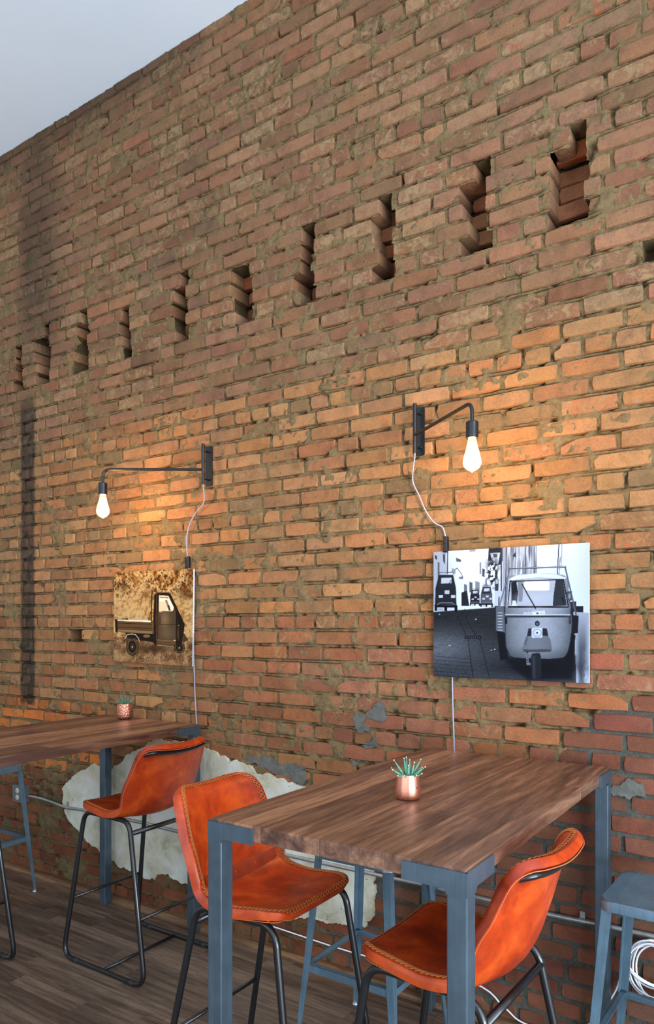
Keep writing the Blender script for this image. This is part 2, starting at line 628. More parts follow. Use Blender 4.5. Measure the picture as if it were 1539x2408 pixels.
for z in (0.4, 2.6, 4.16): mb.box(-4.9, 1.7, -7.08, -7.03, z, z + 0.04)
props(mb.build('window_2', MAT['black']), 'black framed window behind the viewer', kind='structure')

# ------------------------------------------------------------------ floor of narrow boards running along the wall
mb = MB(); mb.box(X0, X1, -7.0, 0.0, -0.05, -0.018)
floor = props(mb.build('floor', simple('subfloor', (40, 30, 24), 0.9)), 'worn brown timber strip floor', kind='structure')
PW = 0.083
far = MB()
row = 0
y = -0.004
while y > -7.0:
    y0 = max(y - PW, -7.0)
    x = X0 + rnd.random() * 0.9
    start = X0
    while start < X1:
        end = min(x, X1)
        if end - start > 0.02:
            g = 0.0007
            tone = rnd.random()
            near = y0 > -1.75 and end > -4.75 and start < 0.1
            m_ = MB() if near else far
            m_.col = (tone, tone, tone)
            dz = rnd.uniform(-0.0006, 0.0004)
            cx, cy = ((start + end) / 2, (y + y0) / 2) if near else (0, 0)
            m_.box(start + g - cx, end - g - cx, y0 + g - cy, y - g - cy, -0.018, dz)
            if near:
                m_.build('plank', MAT['plank'], floor, loc=(cx, cy, 0))
        start = end
        x = end + rnd.uniform(0.35, 1.25)
    y -= PW
    row += 1
props(far.build('plank_field', MAT['plank'], floor), kind='stuff')

# low wooden strip along the foot of the wall
mb = MB()
sec = [(-0.012, 0.0), (-0.062, 0.0), (-0.062, 0.010), (-0.054, 0.020), (-0.040, 0.026), (-0.012, 0.028)]
vs = []
for xx in (X0, X1):
    for (yy, zz) in sec: vs.append((xx, yy, zz + 0.0005))
n = len(sec)
mb.add(vs, [(i, (i + 1) % n, n + (i + 1) % n, n + i) for i in range(n)] + [tuple(range(n)), tuple(reversed(range(n, 2 * n)))])
props(mb.build('baseboard_back', MAT['trim']), 'thin brown wooden strip along the foot of the brick wall', kind='structure')

# ------------------------------------------------------------------ brick wall
JOINTS = {
    -11: [-0.568],
    -9: [-1.927, -0.547],
    -8: [-2.006, -1.781],
    -7: [-1.832, -1.495, -1.151, -1.038, -0.92, -0.802, -0.685, -0.57],
    -6: [-3.832, -3.615, -2.945, -2.124, -1.896, -1.018, -0.789, -0.562],
    -5: [-3.695, -3.264, -3.043, -2.82, -1.929, -1.707, -1.122, -0.898, -0.677],
    -4: [-3.804, -3.589, -3.149, -2.93, -1.813, -1.596, -1.452, -1.244, -1.0, -0.771, -0.543],
    -3: [-3.938, -3.709, -2.015, -1.781, -1.564, -0.915, -0.784, -0.666],
    -2: [-3.791, -3.569, -1.885, -1.653],
    -1: [-1.933, -1.711, -1.492],
    0: [-1.811, -1.479],
    1: [-3.797, -3.582, -2.493, -2.051, -1.831, -1.613],
    2: [-3.895, -3.682, -2.551, -2.114, -1.891, -1.442],
    3: [-3.797, -3.576, -2.686, -2.475, -2.023, -1.803, -1.581],
    4: [-3.722, -2.155, -1.711, -1.483, -0.821],
    5: [-3.77, -3.55, -3.107, -2.88, -1.989, -1.772, -1.547, -0.878, -0.655],
    6: [-3.182, -2.961, -1.683, -0.994, -0.77],
    7: [-3.017, -1.793, -1.231, -1.121, -1.008, -0.897, -0.786],
    8: [-3.811, -3.596, -3.139, -2.915, -2.015, -1.788, -1.561, -0.899, -0.677],
    9: [-3.888, -3.675, -3.002, -2.772, -1.696, -1.028, -0.802],
    10: [-2.89, -1.761, -0.868],
    11: [-1.689, -1.016, -0.797, -0.576],
    12: [-2.87, -1.736, -1.513, -0.906, -0.681],
    13: [-2.82, -1.922, -1.685, -0.795, -0.572],
    14: [-1.739, -1.05, -0.937, -0.824, -0.709, -0.599],
    15: [-3.715, -1.888, -1.659, -1.438, -0.99, -0.789, -0.561],
    16: [-3.609, -1.825, -1.598, -0.713, -0.491],
    17: [-3.763, -1.761, -1.539, -0.846, -0.612],
    18: [-2.078, -1.854, -0.954, -0.735],
    19: [-0.884, -0.673],
    25: [-0.601],
    26: [-0.805, -0.651],
    27: [-0.85, -0.628],
    28: [-0.812, -0.591],
    29: [-0.837, -0.725, -0.622],
    30: [-2.024, -1.816, -1.593, -0.937, -0.719],
    31: [-1.477, -1.255, -1.033, -0.812, -0.597],
    32: [-2.036, -1.816, -1.373],
    33: [-1.733, -1.52],
    34: [-1.848, -1.632],
    35: [-2.183],
    38: [-1.801],
    39: [-1.932],
    40: [-2.069],
}

ZB, CH, PITCH, HEAD = 1.5575, 0.0735, 0.2225, 0.113
HEADERS = {-21, -14, -7, 0, 7, 14, 21, 29, 36}
MORT = 0.0130
KLO, KHI = -22, 43
WX0, WX1 = -6.4, 1.0

# pockets left by old joists: x range, courses
POCKETS = [(-4.335, -4.241, 21, 24), (-4.114, -3.951, 21, 25), (-3.708, -3.58, 21, 25), (-3.303, -3.206, 21, 24),
           (-2.882, -2.761, 21, 25), (-2.455, -2.318, 21, 24), (-2.045, -1.944, 21, 25), (-1.626, -1.515, 21, 25),
           (-1.196, -1.083, 21, 25), (-0.845, -0.695, 21, 25), (-4.75, -4.64, 21, 24),
           (-3.761, -3.639, -1, -1), (-0.50, -0.42, 18, 18)]
cut = {}
for i, (a, b, k0, k1) in enumerate(POCKETS):
    pr = random.Random(100 + i)
    for k in range(k0, k1 + 1):
        if k1 == k0:
            cut.setdefault(k, []).append((a, b, i)); continue
        l = a + pr.uniform(-0.012, 0.040)
        r = b + pr.uniform(-0.014, 0.010)
        if k == k1 and k1 == 25: l = max(l, b - pr.uniform(0.045, 0.085))
        if k == 21: r += 0.01
        cut.setdefault(k, []).append((l, r, i))


def course_joints(k):
    pitch = HEAD if k in HEADERS else PITCH
    rr = random.Random(k * 13 + 5)
    an = list(JOINTS.get(k, []))
    if not an:
        an = [-2.0 + (0.5 if k % 2 else 0.0) * PITCH + rr.uniform(-0.06, 0.06)]
    out = [an[0]]
    for a, b in zip(an, an[1:]):
        n_ = max(1, round((b - a) / pitch))
        if k not in HEADERS and (b - a) < 0.16: n_ = 1
        for j in range(1, n_ + 1):
            out.append(a + (b - a) * j / n_ + (rr.uniform(-0.006, 0.006) if j < n_ else 0))
    x = out[0]
    left = []
    while x > WX0:
        x -= pitch + rr.uniform(-0.008, 0.008)
        if k not in HEADERS and rr.random() < 0.05: x += pitch * 0.5
        left.append(x)
    x = out[-1]
    while x < WX1:
        x += pitch + rr.uniform(-0.008, 0.008)
        if k not in HEADERS and rr.random() < 0.05: x -= pitch * 0.5
        out.append(x)
    return left[::-1] + out


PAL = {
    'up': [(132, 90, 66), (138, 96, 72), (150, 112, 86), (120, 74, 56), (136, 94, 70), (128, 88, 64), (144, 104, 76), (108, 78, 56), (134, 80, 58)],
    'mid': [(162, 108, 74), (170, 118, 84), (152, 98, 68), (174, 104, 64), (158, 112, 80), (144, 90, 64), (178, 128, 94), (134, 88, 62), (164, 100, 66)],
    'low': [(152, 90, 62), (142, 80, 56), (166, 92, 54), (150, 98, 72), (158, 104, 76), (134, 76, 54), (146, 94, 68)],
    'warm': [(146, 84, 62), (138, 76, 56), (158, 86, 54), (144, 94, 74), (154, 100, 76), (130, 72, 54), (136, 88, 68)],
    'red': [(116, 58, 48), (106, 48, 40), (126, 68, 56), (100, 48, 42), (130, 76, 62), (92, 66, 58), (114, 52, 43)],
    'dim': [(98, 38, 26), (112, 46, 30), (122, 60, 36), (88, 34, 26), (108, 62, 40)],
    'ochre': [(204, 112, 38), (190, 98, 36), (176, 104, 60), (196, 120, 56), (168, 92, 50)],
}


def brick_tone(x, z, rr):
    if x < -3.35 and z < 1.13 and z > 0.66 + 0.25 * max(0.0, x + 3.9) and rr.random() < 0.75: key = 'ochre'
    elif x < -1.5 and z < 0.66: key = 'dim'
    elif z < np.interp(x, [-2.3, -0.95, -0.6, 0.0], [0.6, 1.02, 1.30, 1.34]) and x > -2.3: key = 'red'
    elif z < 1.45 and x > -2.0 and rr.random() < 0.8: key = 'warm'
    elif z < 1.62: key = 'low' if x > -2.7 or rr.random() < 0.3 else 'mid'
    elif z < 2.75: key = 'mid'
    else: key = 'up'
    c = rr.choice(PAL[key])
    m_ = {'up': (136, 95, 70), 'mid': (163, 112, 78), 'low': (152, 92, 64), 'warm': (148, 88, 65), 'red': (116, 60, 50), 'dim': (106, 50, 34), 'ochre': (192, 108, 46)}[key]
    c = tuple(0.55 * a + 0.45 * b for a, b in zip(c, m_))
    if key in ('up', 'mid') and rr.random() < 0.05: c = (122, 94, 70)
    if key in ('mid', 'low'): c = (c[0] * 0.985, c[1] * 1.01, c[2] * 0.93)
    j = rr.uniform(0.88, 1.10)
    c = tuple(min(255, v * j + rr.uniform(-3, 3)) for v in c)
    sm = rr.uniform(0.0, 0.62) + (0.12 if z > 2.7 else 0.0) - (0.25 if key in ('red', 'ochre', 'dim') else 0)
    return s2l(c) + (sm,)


def brick_shape(x0, x1, z0, z1, back, rr, rough=1.0):
    """irregular hand-made brick: back ring, worn rim, proud face"""
    L, Hh = x1 - x0, z1 - z0
    fr = (0.0, 0.33, 0.67, 1.0)
    pts = [(x0 + L * f, z0) for f in fr] + [(x1, z0 + Hh * 0.5)] + [(x1 - L * f, z1) for f in fr] + [(x0, z0 + Hh * 0.5)]
    corner = {0, 3, 5, 8}
    cxm, czm = (x0 + x1) / 2, (z0 + z1) / 2
    rim, face = [], []
    chip = rr.choice(list(corner)) if rr.random() < 0.09 * rough else -1
    dy = rr.gauss(0, 0.0022) * rough
    tx, tz = rr.gauss(0, 0.010) * rough, rr.gauss(0, 0.022) * rough
    for i, (px, pz) in enumerate(pts):
        j = 0.0015 * rough
        px += rr.uniform(-j, j); pz += rr.uniform(-j, j)
        pull = rr.uniform(0.001, 0.005) if i in corner else 0.0
        if i == chip: pull = rr.uniform(0.012, 0.03)
        sx, sz = (1 if px < cxm else -1), (1 if pz < czm else -1)
        rx, rz_ = px + sx * pull * 0.9, pz + sz * pull * 0.7
        rim.append((rx, rz_))
        ins = rr.uniform(0.002, 0.0045)
        ix = ins if i in corner or i in (4, 9) else 0
        iz = ins if i not in (4, 9) else 0
        face.append((rx + sx * ix, rz_ + sz * iz))
    vs = [(a, back, b) for a, b in rim]
    vs += [(a, -0.0055 + dy + rr.uniform(-0.0015, 0.0015), b) for a, b in rim]
    vs += [(a, -0.0125 + dy + tx * (a - cxm) + tz * (b - czm) + rr.uniform(-0.0012, 0.0012) * rough, b) for a, b in face]
    n_ = 10
    fs = []
    for r_ in range(2):
        for i in range(n_):
            l = (i + 1) % n_
            fs.append((r_ * n_ + i, r_ * n_ + l, (r_ + 1) * n_ + l, (r_ + 1) * n_ + i))
    fs.append(tuple(2 * n_ + i for i in range(n_)))
    return vs, fs


def to_px(x, y, z):
    yy = y + CAM_D
    c_, s_ = math.cos(CAM_A), math.sin(CAM_A)
    r_, f_ = x * c_ + yy * s_, -x * s_ + yy * c_
    return W_PX / 2 + FPX * r_ / f_, HORIZON - FPX * (z - CAM_H) / f_


def shown_area(x0, x1, z0, z1):
    """picture area of a wall patch that no picture or table hides"""
    cells, vis = 0, 0
    p = [to_px(x0, 0, z0), to_px(x1, 0, z0), to_px(x1, 0, z1), to_px(x0, 0, z1)]
    ar = 0.5 * abs(sum(p[i][0] * p[(i + 1) % 4][1] - p[(i + 1) % 4][0] * p[i][1] for i in range(4)))
    for i in range(6):
        for j in range(2):
            u, v = to_px(x0 + (x1 - x0) * (i + 0.5) / 6, 0, z0 + (z1 - z0) * (j + 0.5) / 2)
            cells += 1
            if not (0 <= u <= W_PX and 0 <= v <= H_PX): continue
            if 1015 < u < 1388 and 1285 < v < 1600: continue
            if 266 < u < 456 and 1340 < v < 1562: continue
            if v > 1755 + max(0, 965 - u) * 0.357 and v < 2045 + max(0, 1095 - u) * -0.2 and u < 1413 and u > 497: continue
            if u > 1360 and u < 1415 and v > 1800: continue
            vis += 1
    return ar * vis / cells


bricks = []
for k in range(KLO, KHI):
    z0 = ZB + k * CH + MORT / 2
    z1 = z0 + CH - MORT
    if z1 < 0.002 or z0 > CEIL - 0.01: continue
    z0, z1 = max(z0, 0.0), min(z1, CEIL - 0.002)
    rr = random.Random(k * 31 + 3)
    js = course_joints(k)
    for a, b in zip(js, js[1:]):
        if b < WX0 or a > WX1: continue
        segs = [(a + MORT / 2, b - MORT / 2, 0.012)]
        for (l, r, pi) in cut.get(k, []):
            new = []
            for (p, q, d) in segs:
                if q <= l - 0.01 or p >= r + 0.01:
                    new.append((p, q, d)); continue
                dd = 0.145
                if p < l - 0.028: new.append((p, l, dd))
                if q > r + 0.028: new.append((r, q, dd))
            segs = new
        for (p, q, d) in segs:
            if q - p < 0.025: continue
            rough = 1.0
            zc = (z0 + z1) / 2
            if zc < 0.8 and p < -1.5: rough = 1.7
            elif zc < 1.15 and p < -3.3: rough = 1.9
            elif zc < 1.25 and p > -1.2: rough = 0.8
            bricks.append((p, q, z0 + rr.uniform(-0.0018, 0.0018), z1 + rr.uniform(-0.0018, 0.0018), d, rough, rr.randrange(10 ** 9)))

area = [shown_area(*b[:4]) for b in bricks]
order = sorted(range(len(bricks)), key=lambda i: -area[i])
single = set(order[:300])

# mortar bed: one continuous rough sheet with the pockets left open
GX = np.concatenate([np.arange(-6.4, -4.7, 0.03), np.arange(-4.7, -0.2, 0.0085), np.arange(-0.2, 1.02, 0.03)])
rows_z, rows_e = [-0.02], [0]
for k in range(KLO, KHI + 1):
    for dz_, e_ in ((-0.0060, 1), (-0.0026, 0), (0.0026, 0), (0.0060, 1), (0.014, 0), (0.026, 0), (0.038, 0), (0.050, 0), (0.060, 0)):
        z_ = ZB + k * CH + dz_
        if -0.01 < z_ < 4.71: rows_z.append(z_); rows_e.append(e_)
GZ = np.array(rows_z + [4.72]); crev = np.array(rows_e + [0])[:, None]
gx, gz = np.meshgrid(GX, GZ)
m1 = fbm(gx * 38, gz * 38, 3, 4, 0.6)
m2 = fbm(gx * 7, gz * 9, 40, 3)
m3 = fbm(gx * 22, gz * 30, 77, 3)
yy = -0.0072 - (m1 - 0.5) * 0.022 - np.clip(m2 - 0.61, 0, 1) * 0.05 + np.clip(0.345 - m3, 0, 1) * 0.18
gate = np.clip((fbm(gx * 11, gz * 16, 91, 3, 0.6) - 0.50) * 9, 0, 1)
yy = yy + crev * gate * 0.013
edge = np.interp(gx, [-2.3, -0.95, -0.6, 0.0], [0.52, 0.97, 1.27, 1.32]) + (fbm(gx * 9, gz * 9, 5, 3) - 0.5) * 0.16
grey = np.clip((edge - gz) / 0.02, 0, 1) * np.clip((gx + 2.0) / 0.25, 0, 1)
yy = yy * (1 - grey) + (-0.0065 - (m1 - 0.5) * 0.010) * grey
dimz = np.clip((0.62 - gz) / 0.1, 0, 1) * np.clip((-1.5 - gx) / 0.1, 0, 1)  # low left zone where under-table shade is painted into the mortar colour
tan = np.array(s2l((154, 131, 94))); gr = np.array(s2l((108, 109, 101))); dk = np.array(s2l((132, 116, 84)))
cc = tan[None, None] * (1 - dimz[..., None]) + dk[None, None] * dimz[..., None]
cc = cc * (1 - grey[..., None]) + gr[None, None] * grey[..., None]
cxs, czs = (GX[:-1] + GX[1:]) / 2, (GZ[:-1] + GZ[1:]) / 2
keep = np.ones((len(czs), len(cxs)), bool)
kk = np.floor((czs - ZB) / CH).astype(int)
for k, lst in cut.items():
    rows = np.where(kk == k)[0]
    for (l, r, pi) in lst:
        cols = np.where((cxs > l - 0.002) & (cxs < r + 0.002))[0]
        keep[np.ix_(rows, cols)] = False
nz, nx = gx.shape
idx = np.arange(nz * nx).reshape(nz, nx)
q = np.stack([idx[:-1, :-1], idx[:-1, 1:], idx[1:, 1:], idx[1:, :-1]], -1)[keep]
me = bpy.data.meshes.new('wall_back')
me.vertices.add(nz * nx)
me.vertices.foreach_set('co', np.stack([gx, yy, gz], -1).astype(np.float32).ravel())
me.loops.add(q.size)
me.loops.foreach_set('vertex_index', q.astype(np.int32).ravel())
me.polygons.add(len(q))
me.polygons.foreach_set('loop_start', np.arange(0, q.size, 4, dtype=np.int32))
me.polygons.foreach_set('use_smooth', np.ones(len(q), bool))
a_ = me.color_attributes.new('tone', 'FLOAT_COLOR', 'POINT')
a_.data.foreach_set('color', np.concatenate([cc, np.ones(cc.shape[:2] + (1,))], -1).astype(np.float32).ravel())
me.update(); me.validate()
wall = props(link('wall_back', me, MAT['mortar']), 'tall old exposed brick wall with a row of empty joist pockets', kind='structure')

rest = MB()
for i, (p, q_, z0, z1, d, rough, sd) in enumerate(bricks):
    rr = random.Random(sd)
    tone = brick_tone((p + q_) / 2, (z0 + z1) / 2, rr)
    vs, fs = brick_shape(p, q_, z0, z1, d, rr, rough)
    if i in single:
        b_ = MB(); b_.col = tone
        c_ = ((p + q_) / 2, 0.0, (z0 + z1) / 2)
        b_.add([(v[0] - c_[0], v[1], v[2] - c_[2]) for v in vs], fs)
        b_.build('brick', MAT['brick'], wall, loc=c_)
    else:
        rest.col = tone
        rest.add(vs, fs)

# inside of the pockets: mortar lining and a rough inner leaf of bricks
lining = MB()
for i, (a, b, k0, k1) in enumerate(POCKETS):
    if k0 == k1:
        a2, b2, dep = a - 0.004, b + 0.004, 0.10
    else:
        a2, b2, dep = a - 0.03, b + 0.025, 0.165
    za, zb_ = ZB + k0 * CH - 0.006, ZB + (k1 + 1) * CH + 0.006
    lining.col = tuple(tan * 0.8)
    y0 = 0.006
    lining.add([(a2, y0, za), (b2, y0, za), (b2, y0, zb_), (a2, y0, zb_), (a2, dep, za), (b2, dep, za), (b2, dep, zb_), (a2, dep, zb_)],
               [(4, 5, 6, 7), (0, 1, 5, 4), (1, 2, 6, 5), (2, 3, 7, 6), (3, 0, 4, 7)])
    if k0 == k1: continue
    pr = random.Random(500 + i)
    for k in range(k0, k1 + 1):
        z0 = ZB + k * CH + 0.006
        vs, fs = brick_shape(a2 + pr.uniform(0, 0.05), b2 + 0.02, z0, z0 + CH - 0.012, 0.02, pr, 2.2)
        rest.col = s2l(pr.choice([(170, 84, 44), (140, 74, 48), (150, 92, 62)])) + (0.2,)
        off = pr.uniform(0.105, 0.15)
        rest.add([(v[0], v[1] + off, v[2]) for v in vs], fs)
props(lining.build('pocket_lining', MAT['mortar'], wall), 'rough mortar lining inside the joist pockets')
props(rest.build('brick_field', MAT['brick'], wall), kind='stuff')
mb = MB(); mb.col = tuple(tan); mb.box(WX0, WX1, 0.185, 0.3, -0.02, CEIL)
mb.build('wall_core', MAT['mortar'], wall)
mb = MB(); mb.box(WX1, X1, -0.005, 0.3, -0.02, CEIL)
mb.build('wall_pier', MAT['drywall'], wall)


def ragged(pts, step=0.012, amp=0.006, seed=1):
    """broken edge: repeated midpoint displacement between the given corners"""
    rr = random.Random(seed)
    P = list(pts)
    while True:
        out, longest = [], 0.0
        for a, b in zip(P, P[1:] + P[:1]):
            L = math.hypot(b[0] - a[0], b[1] - a[1])
            out.append(a)
            if L > step:
                d = rr.gauss(0, 0.11) * L
                out.append(((a[0] + b[0]) / 2 - (b[1] - a[1]) / L * d, (a[1] + b[1]) / 2 + (b[0] - a[0]) / L * d))
                longest = max(longest, L)
        P = out
        if longest < step * 2: return P


def patch(name, pts, y, mat, seed, amp=0.006, step=0.012):
    pts = ragged(pts, step, amp, seed)
    if sum(a[0] * b[1] - b[0] * a[1] for a, b in zip(pts, pts[1:] + pts[:1])) < 0: pts = pts[::-1]
    n_ = len(pts)
    b_ = MB()
    b_.add([(x, y, z) for x, z in pts] + [(x, 0.004, z) for x, z in pts],
           [tuple(range(n_))] + [(i, n_ + i, n_ + (i + 1) % n_, (i + 1) % n_) for i in range(n_)])
    return b_.build(name, mat, wall)


PLASTER = [(-3.806, 0.581), (-3.744, 0.63), (-3.663, 0.691), (-3.556, 0.736), (-3.517, 0.763), (-3.407, 0.723), (-3.351, 0.742), (-3.299, 0.775), (-3.227, 0.838), (-3.132, 0.881), (-3.049, 0.93), (-2.991, 0.951), (-2.802, 0.952), (-2.647, 0.933), (-2.575, 0.936), (-2.495, 0.915), (-2.452, 0.878), (-2.303, 0.881), (-2.183, 0.851), (-2.056, 0.831), (-2.018, 0.821), (-1.843, 0.798), (-1.705, 0.745), (-1.638, 0.65), (-1.61, 0.519), (-1.599, 0.411), (-1.605, 0.293), (-1.647, 0.236), (-1.739, 0.226), (-1.853, 0.207), (-1.954, 0.214), (-2.064, 0.173), (-2.193, 0.185), (-2.301, 0.14), (-2.469, 0.178), (-2.647, 0.196), (-2.828, 0.214), (-2.892, 0.236), (-3.039, 0.177), (-3.107, 0.19), (-3.191, 0.191), (-3.288, 0.197), (-3.351, 0.244), (-3.426, 0.248), (-3.502, 0.277), (-3.556, 0.293), (-3.607, 0.328), (-3.663, 0.352), (-3.716, 0.38), (-3.773, 0.46)]
props(patch('plaster_patch', PLASTER, -0.027, MAT['plaster'], 4, 0, 0.006), 'large ragged patch of pale old plaster')
CEMENT = [[(-2.358, 0.928), (-2.301, 0.925), (-2.258, 0.927), (-2.21, 0.935), (-2.151, 0.924), (-2.128, 0.903), (-2.035, 0.926), (-1.977, 0.911), (-1.996, 0.896), (-1.977, 0.862), (-1.983, 0.845), (-2.028, 0.832), (-2.074, 0.85), (-2.128, 0.863), (-2.23, 0.886), (-2.301, 0.9), (-2.358, 0.917)],
          [(-1.586, 1.246), (-1.558, 1.233), (-1.556, 1.204), (-1.539, 1.181), (-1.553, 1.16), (-1.581, 1.156), (-1.626, 1.17), (-1.646, 1.178), (-1.612, 1.21)],
          [(-1.71, 1.178), (-1.655, 1.182), (-1.646, 1.168), (-1.66, 1.142), (-1.626, 1.103), (-1.683, 1.096), (-1.707, 1.129)],
          [(-1.698, 1.05), (-1.606, 1.087), (-1.586, 1.045), (-1.649, 1.029)], [(-1.724, 0.977), (-1.632, 0.982), (-1.713, 0.948)],
          [(-0.60, 1.0), (-0.55, 1.03), (-0.50, 1.02), (-0.49, 0.97), (-0.54, 0.955), (-0.60, 0.96)],
          [(-0.43, 1.06), (-0.36, 1.08), (-0.33, 0.99), (-0.40, 0.94), (-0.45, 0.99)]]
for i, c in enumerate(CEMENT):
    props(patch('cement_patch', c, -0.019, MAT['cement'], 30 + i, 0, 0.005), 'smear of dark grey cement')

# ------------------------------------------------------------------ tables
def make_table(x0, x1, y0, y1, label, seed):
    """walnut bar table on four square steel legs with corner brackets"""
    TOP, TH, LW, ARM = 1.07, 0.040, 0.047, 0.155
    root = empty('bar_table', ((x0 + x1) / 2, (y0 + y1) / 2, 0))
    props(root, label, 'table', 'walnut bar tables')
    ox, oy = root.location.x, root.location.y
    hx, hy = (x1 - x0) / 2, (y1 - y0) / 2
    e = 0.005
    core = MB(); core.box(-hx + 0.004, hx - 0.004, -hy + 0.004, hy - 0.004, TOP - TH + 0.001, TOP - 0.004)
    top = core.build('tabletop', MAT['walnut'], root)
    rr = random.Random(seed)
    cuts = [-hx]
    while cuts[-1] < hx - 0.10: cuts.append(cuts[-1] + rr.uniform(0.066, 0.094))
    cuts.append(hx)
    for a, b in zip(cuts, cuts[1:]):
        ends = [-hy, hy] if rr.random() < 0.55 else [-hy, rr.uniform(-0.35, 0.35), hy]
        for c, d in zip(ends, ends[1:]):
            s = MB(); g = 0.0001
            xm, ym = (a + b) / 2, (c + d) / 2
            s.box(a + g - xm, b - g - xm, c + g - ym, d - g - ym, -TH, rr.uniform(-0.0003, 0.0))
            o = s.build('stave', MAT['walnut'], top, loc=(xm, ym, TOP))
            bevel(o, 0.0005, 1)
    zt = TOP - 0.007
    for sx in (-1, 1):
        for sy in (-1, 1):
            cx, cy = sx * (hx + e), sy * (hy + e)
            m = MB()
            xa, xb = sorted((cx, cx - sx * LW)); ya, yb = sorted((cy, cy - sy * LW))
            m.box(xa, xb, ya, yb, 0.0, TOP - TH - 0.001)
            leg = m.build('leg', MAT['steel'], root)
            bevel(leg, 0.003, 2)
            # two flat arms wrapping the corner, each with a rounded inner corner where it meets the leg
            m = MB()
            for ax in (0, 1):
                t = 0.006
                prof = [(0, zt), (ARM, zt), (ARM, zt - 0.041), (LW + 0.012, zt - 0.041)]
                prof += [(LW + 0.012 * (1 - math.sin(a_)), zt - 0.041 - 0.012 * (1 - math.cos(a_))) for a_ in (R(30), R(60), R(90))]
                prof += [(0, zt - 0.053)]
                n_ = len(prof)
                vs = []
                for off in (0, t):
                    for (u, z) in prof:
                        if ax == 0: vs.append((cx - sx * u, cy - sy * off + sy * 0.0012, z))
                        else: vs.append((cx - sx * off + sx * 0.0012, cy - sy * u, z))
                fs = [tuple(range(n_)), tuple(reversed(range(n_, 2 * n_)))] + [(i, n_ + i, n_ + (i + 1) % n_, (i + 1) % n_) for i in range(n_)]
                m.add(vs, fs)
            br = m.build('corner_bracket', MAT['steel'], leg)
            br.data.update()
            bm_fix(br.data)
    return root


def bm_fix(me):
    import bmesh
    b = bmesh.new(); b.from_mesh(me)
    bmesh.ops.recalc_face_normals(b, faces=b.faces)
    b.to_mesh(me); b.free()


make_table(-1.331, -0.604, -1.357, -0.052, 'walnut bar table on grey steel legs, the nearer one, below the black and white print', 5)
make_table(-3.347, -2.620, -1.357, -0.065, 'dark walnut bar table on grey steel legs, the farther one at the left edge', 9)


# ------------------------------------------------------------------ leather bar stools
def shell_profile():
    ctrl = [(0.205, 0.728), (0.185, 0.741), (0.12, 0.737), (0.03, 0.726), (-0.06, 0.722), (-0.125, 0.735), (-0.162, 0.785),
            (-0.188, 0.86), (-0.208, 0.94), (-0.226, 1.000), (-0.248, 1.034), (-0.272, 1.052)]
    return smooth_path([(f, 0, z) for f, z in ctrl], 5)


PROF = shell_profile()
SLEN = [0.0]
for a, b in zip(PROF, PROF[1:]): SLEN.append(SLEN[-1] + (b - a).length)
TOTAL = SLEN[-1]


def prof_at(s):
    s = min(max(s, 0), TOTAL)
    for i in range(len(SLEN) - 1):
        if s <= SLEN[i + 1] + 1e-9:
            t = (s - SLEN[i]) / (SLEN[i + 1] - SLEN[i])
            p = PROF[i].lerp(PROF[i + 1], t)
            d0 = (PROF[min(i + 1, len(PROF) - 1)] - PROF[max(i - 1, 0)]).normalized()
            d1 = (PROF[min(i + 2, len(PROF) - 1)] - PROF[i]).normalized()
            d = d0.lerp(d1, t).normalized()
            return p, d
    return PROF[-1], (PROF[-1] - PROF[-2]).normalized()


S_BEND = min(range(len(PROF)), key=lambda i: abs(PROF[i].x + 0.14) + abs(PROF[i].z - 0.75))
S_BEND = SLEN[S_BEND]


def half_width(s):
    rc0, rc1 = 0.075, 0.10
    u = s / TOTAL
    h = 0.212 - 0.010 * math.cos(u * 2 * math.pi) - 0.010 * max(0.0, u - 0.6) / 0.4 - 0.012 * math.exp(-((s - S_BEND) / 0.09) ** 2)
    if s < rc0: h -= rc0 * (1 - math.sqrt(max(0, 1 - (1 - s / rc0) ** 2)))
    if TOTAL - s < rc1: h -= rc1 * (1 - math.sqrt(max(0, 1 - (1 - (TOTAL - s) / rc1) ** 2)))
    return h


def shell_point(s, w):
    """w in -1..1 across; returns point and the normal facing the sitter"""
    p, d = prof_at(s)
    nrm = Vector((-d.z, 0, d.x))
    if nrm.z < 0 and s < S_BEND: nrm = -nrm
    nrm = Vector((d.z, 0, -d.x)) if d.x < 0 or d.z > 0 else nrm
    k = max(0.0, min(1.0, (s - S_BEND + 0.10) / 0.20))
    k = k * k * (3 - 2 * k)
    amt = 0.010 * (1 - k) + 0.050 * k - 0.022 * max(0.0, (s - S_BEND - 0.12) / (TOTAL - S_BEND - 0.12)) 
    if abs(s - S_BEND) < 0.16: amt += 0.022 * (1 - abs(s - S_BEND) / 0.16)
    lip = max(0.0, (s - (TOTAL - 0.07)) / 0.07)
    h = half_width(s)
    up = nrm * (amt * abs(w) ** 2.0 * (h / 0.21) ** 2 - 0.012 * lip ** 2)
    q = p + up + Vector((0, w * h, 0))
    n2 = (nrm - Vector((0, 1, 0)) * (2 * amt * w / max(h, 0.05))).normalized()
    return q, n2


NS, NW = 40, 18
def s_of(i):
    u = i / NS
    u = u + 0.045 * math.sin(-2 * math.pi * u)
    return u * TOTAL


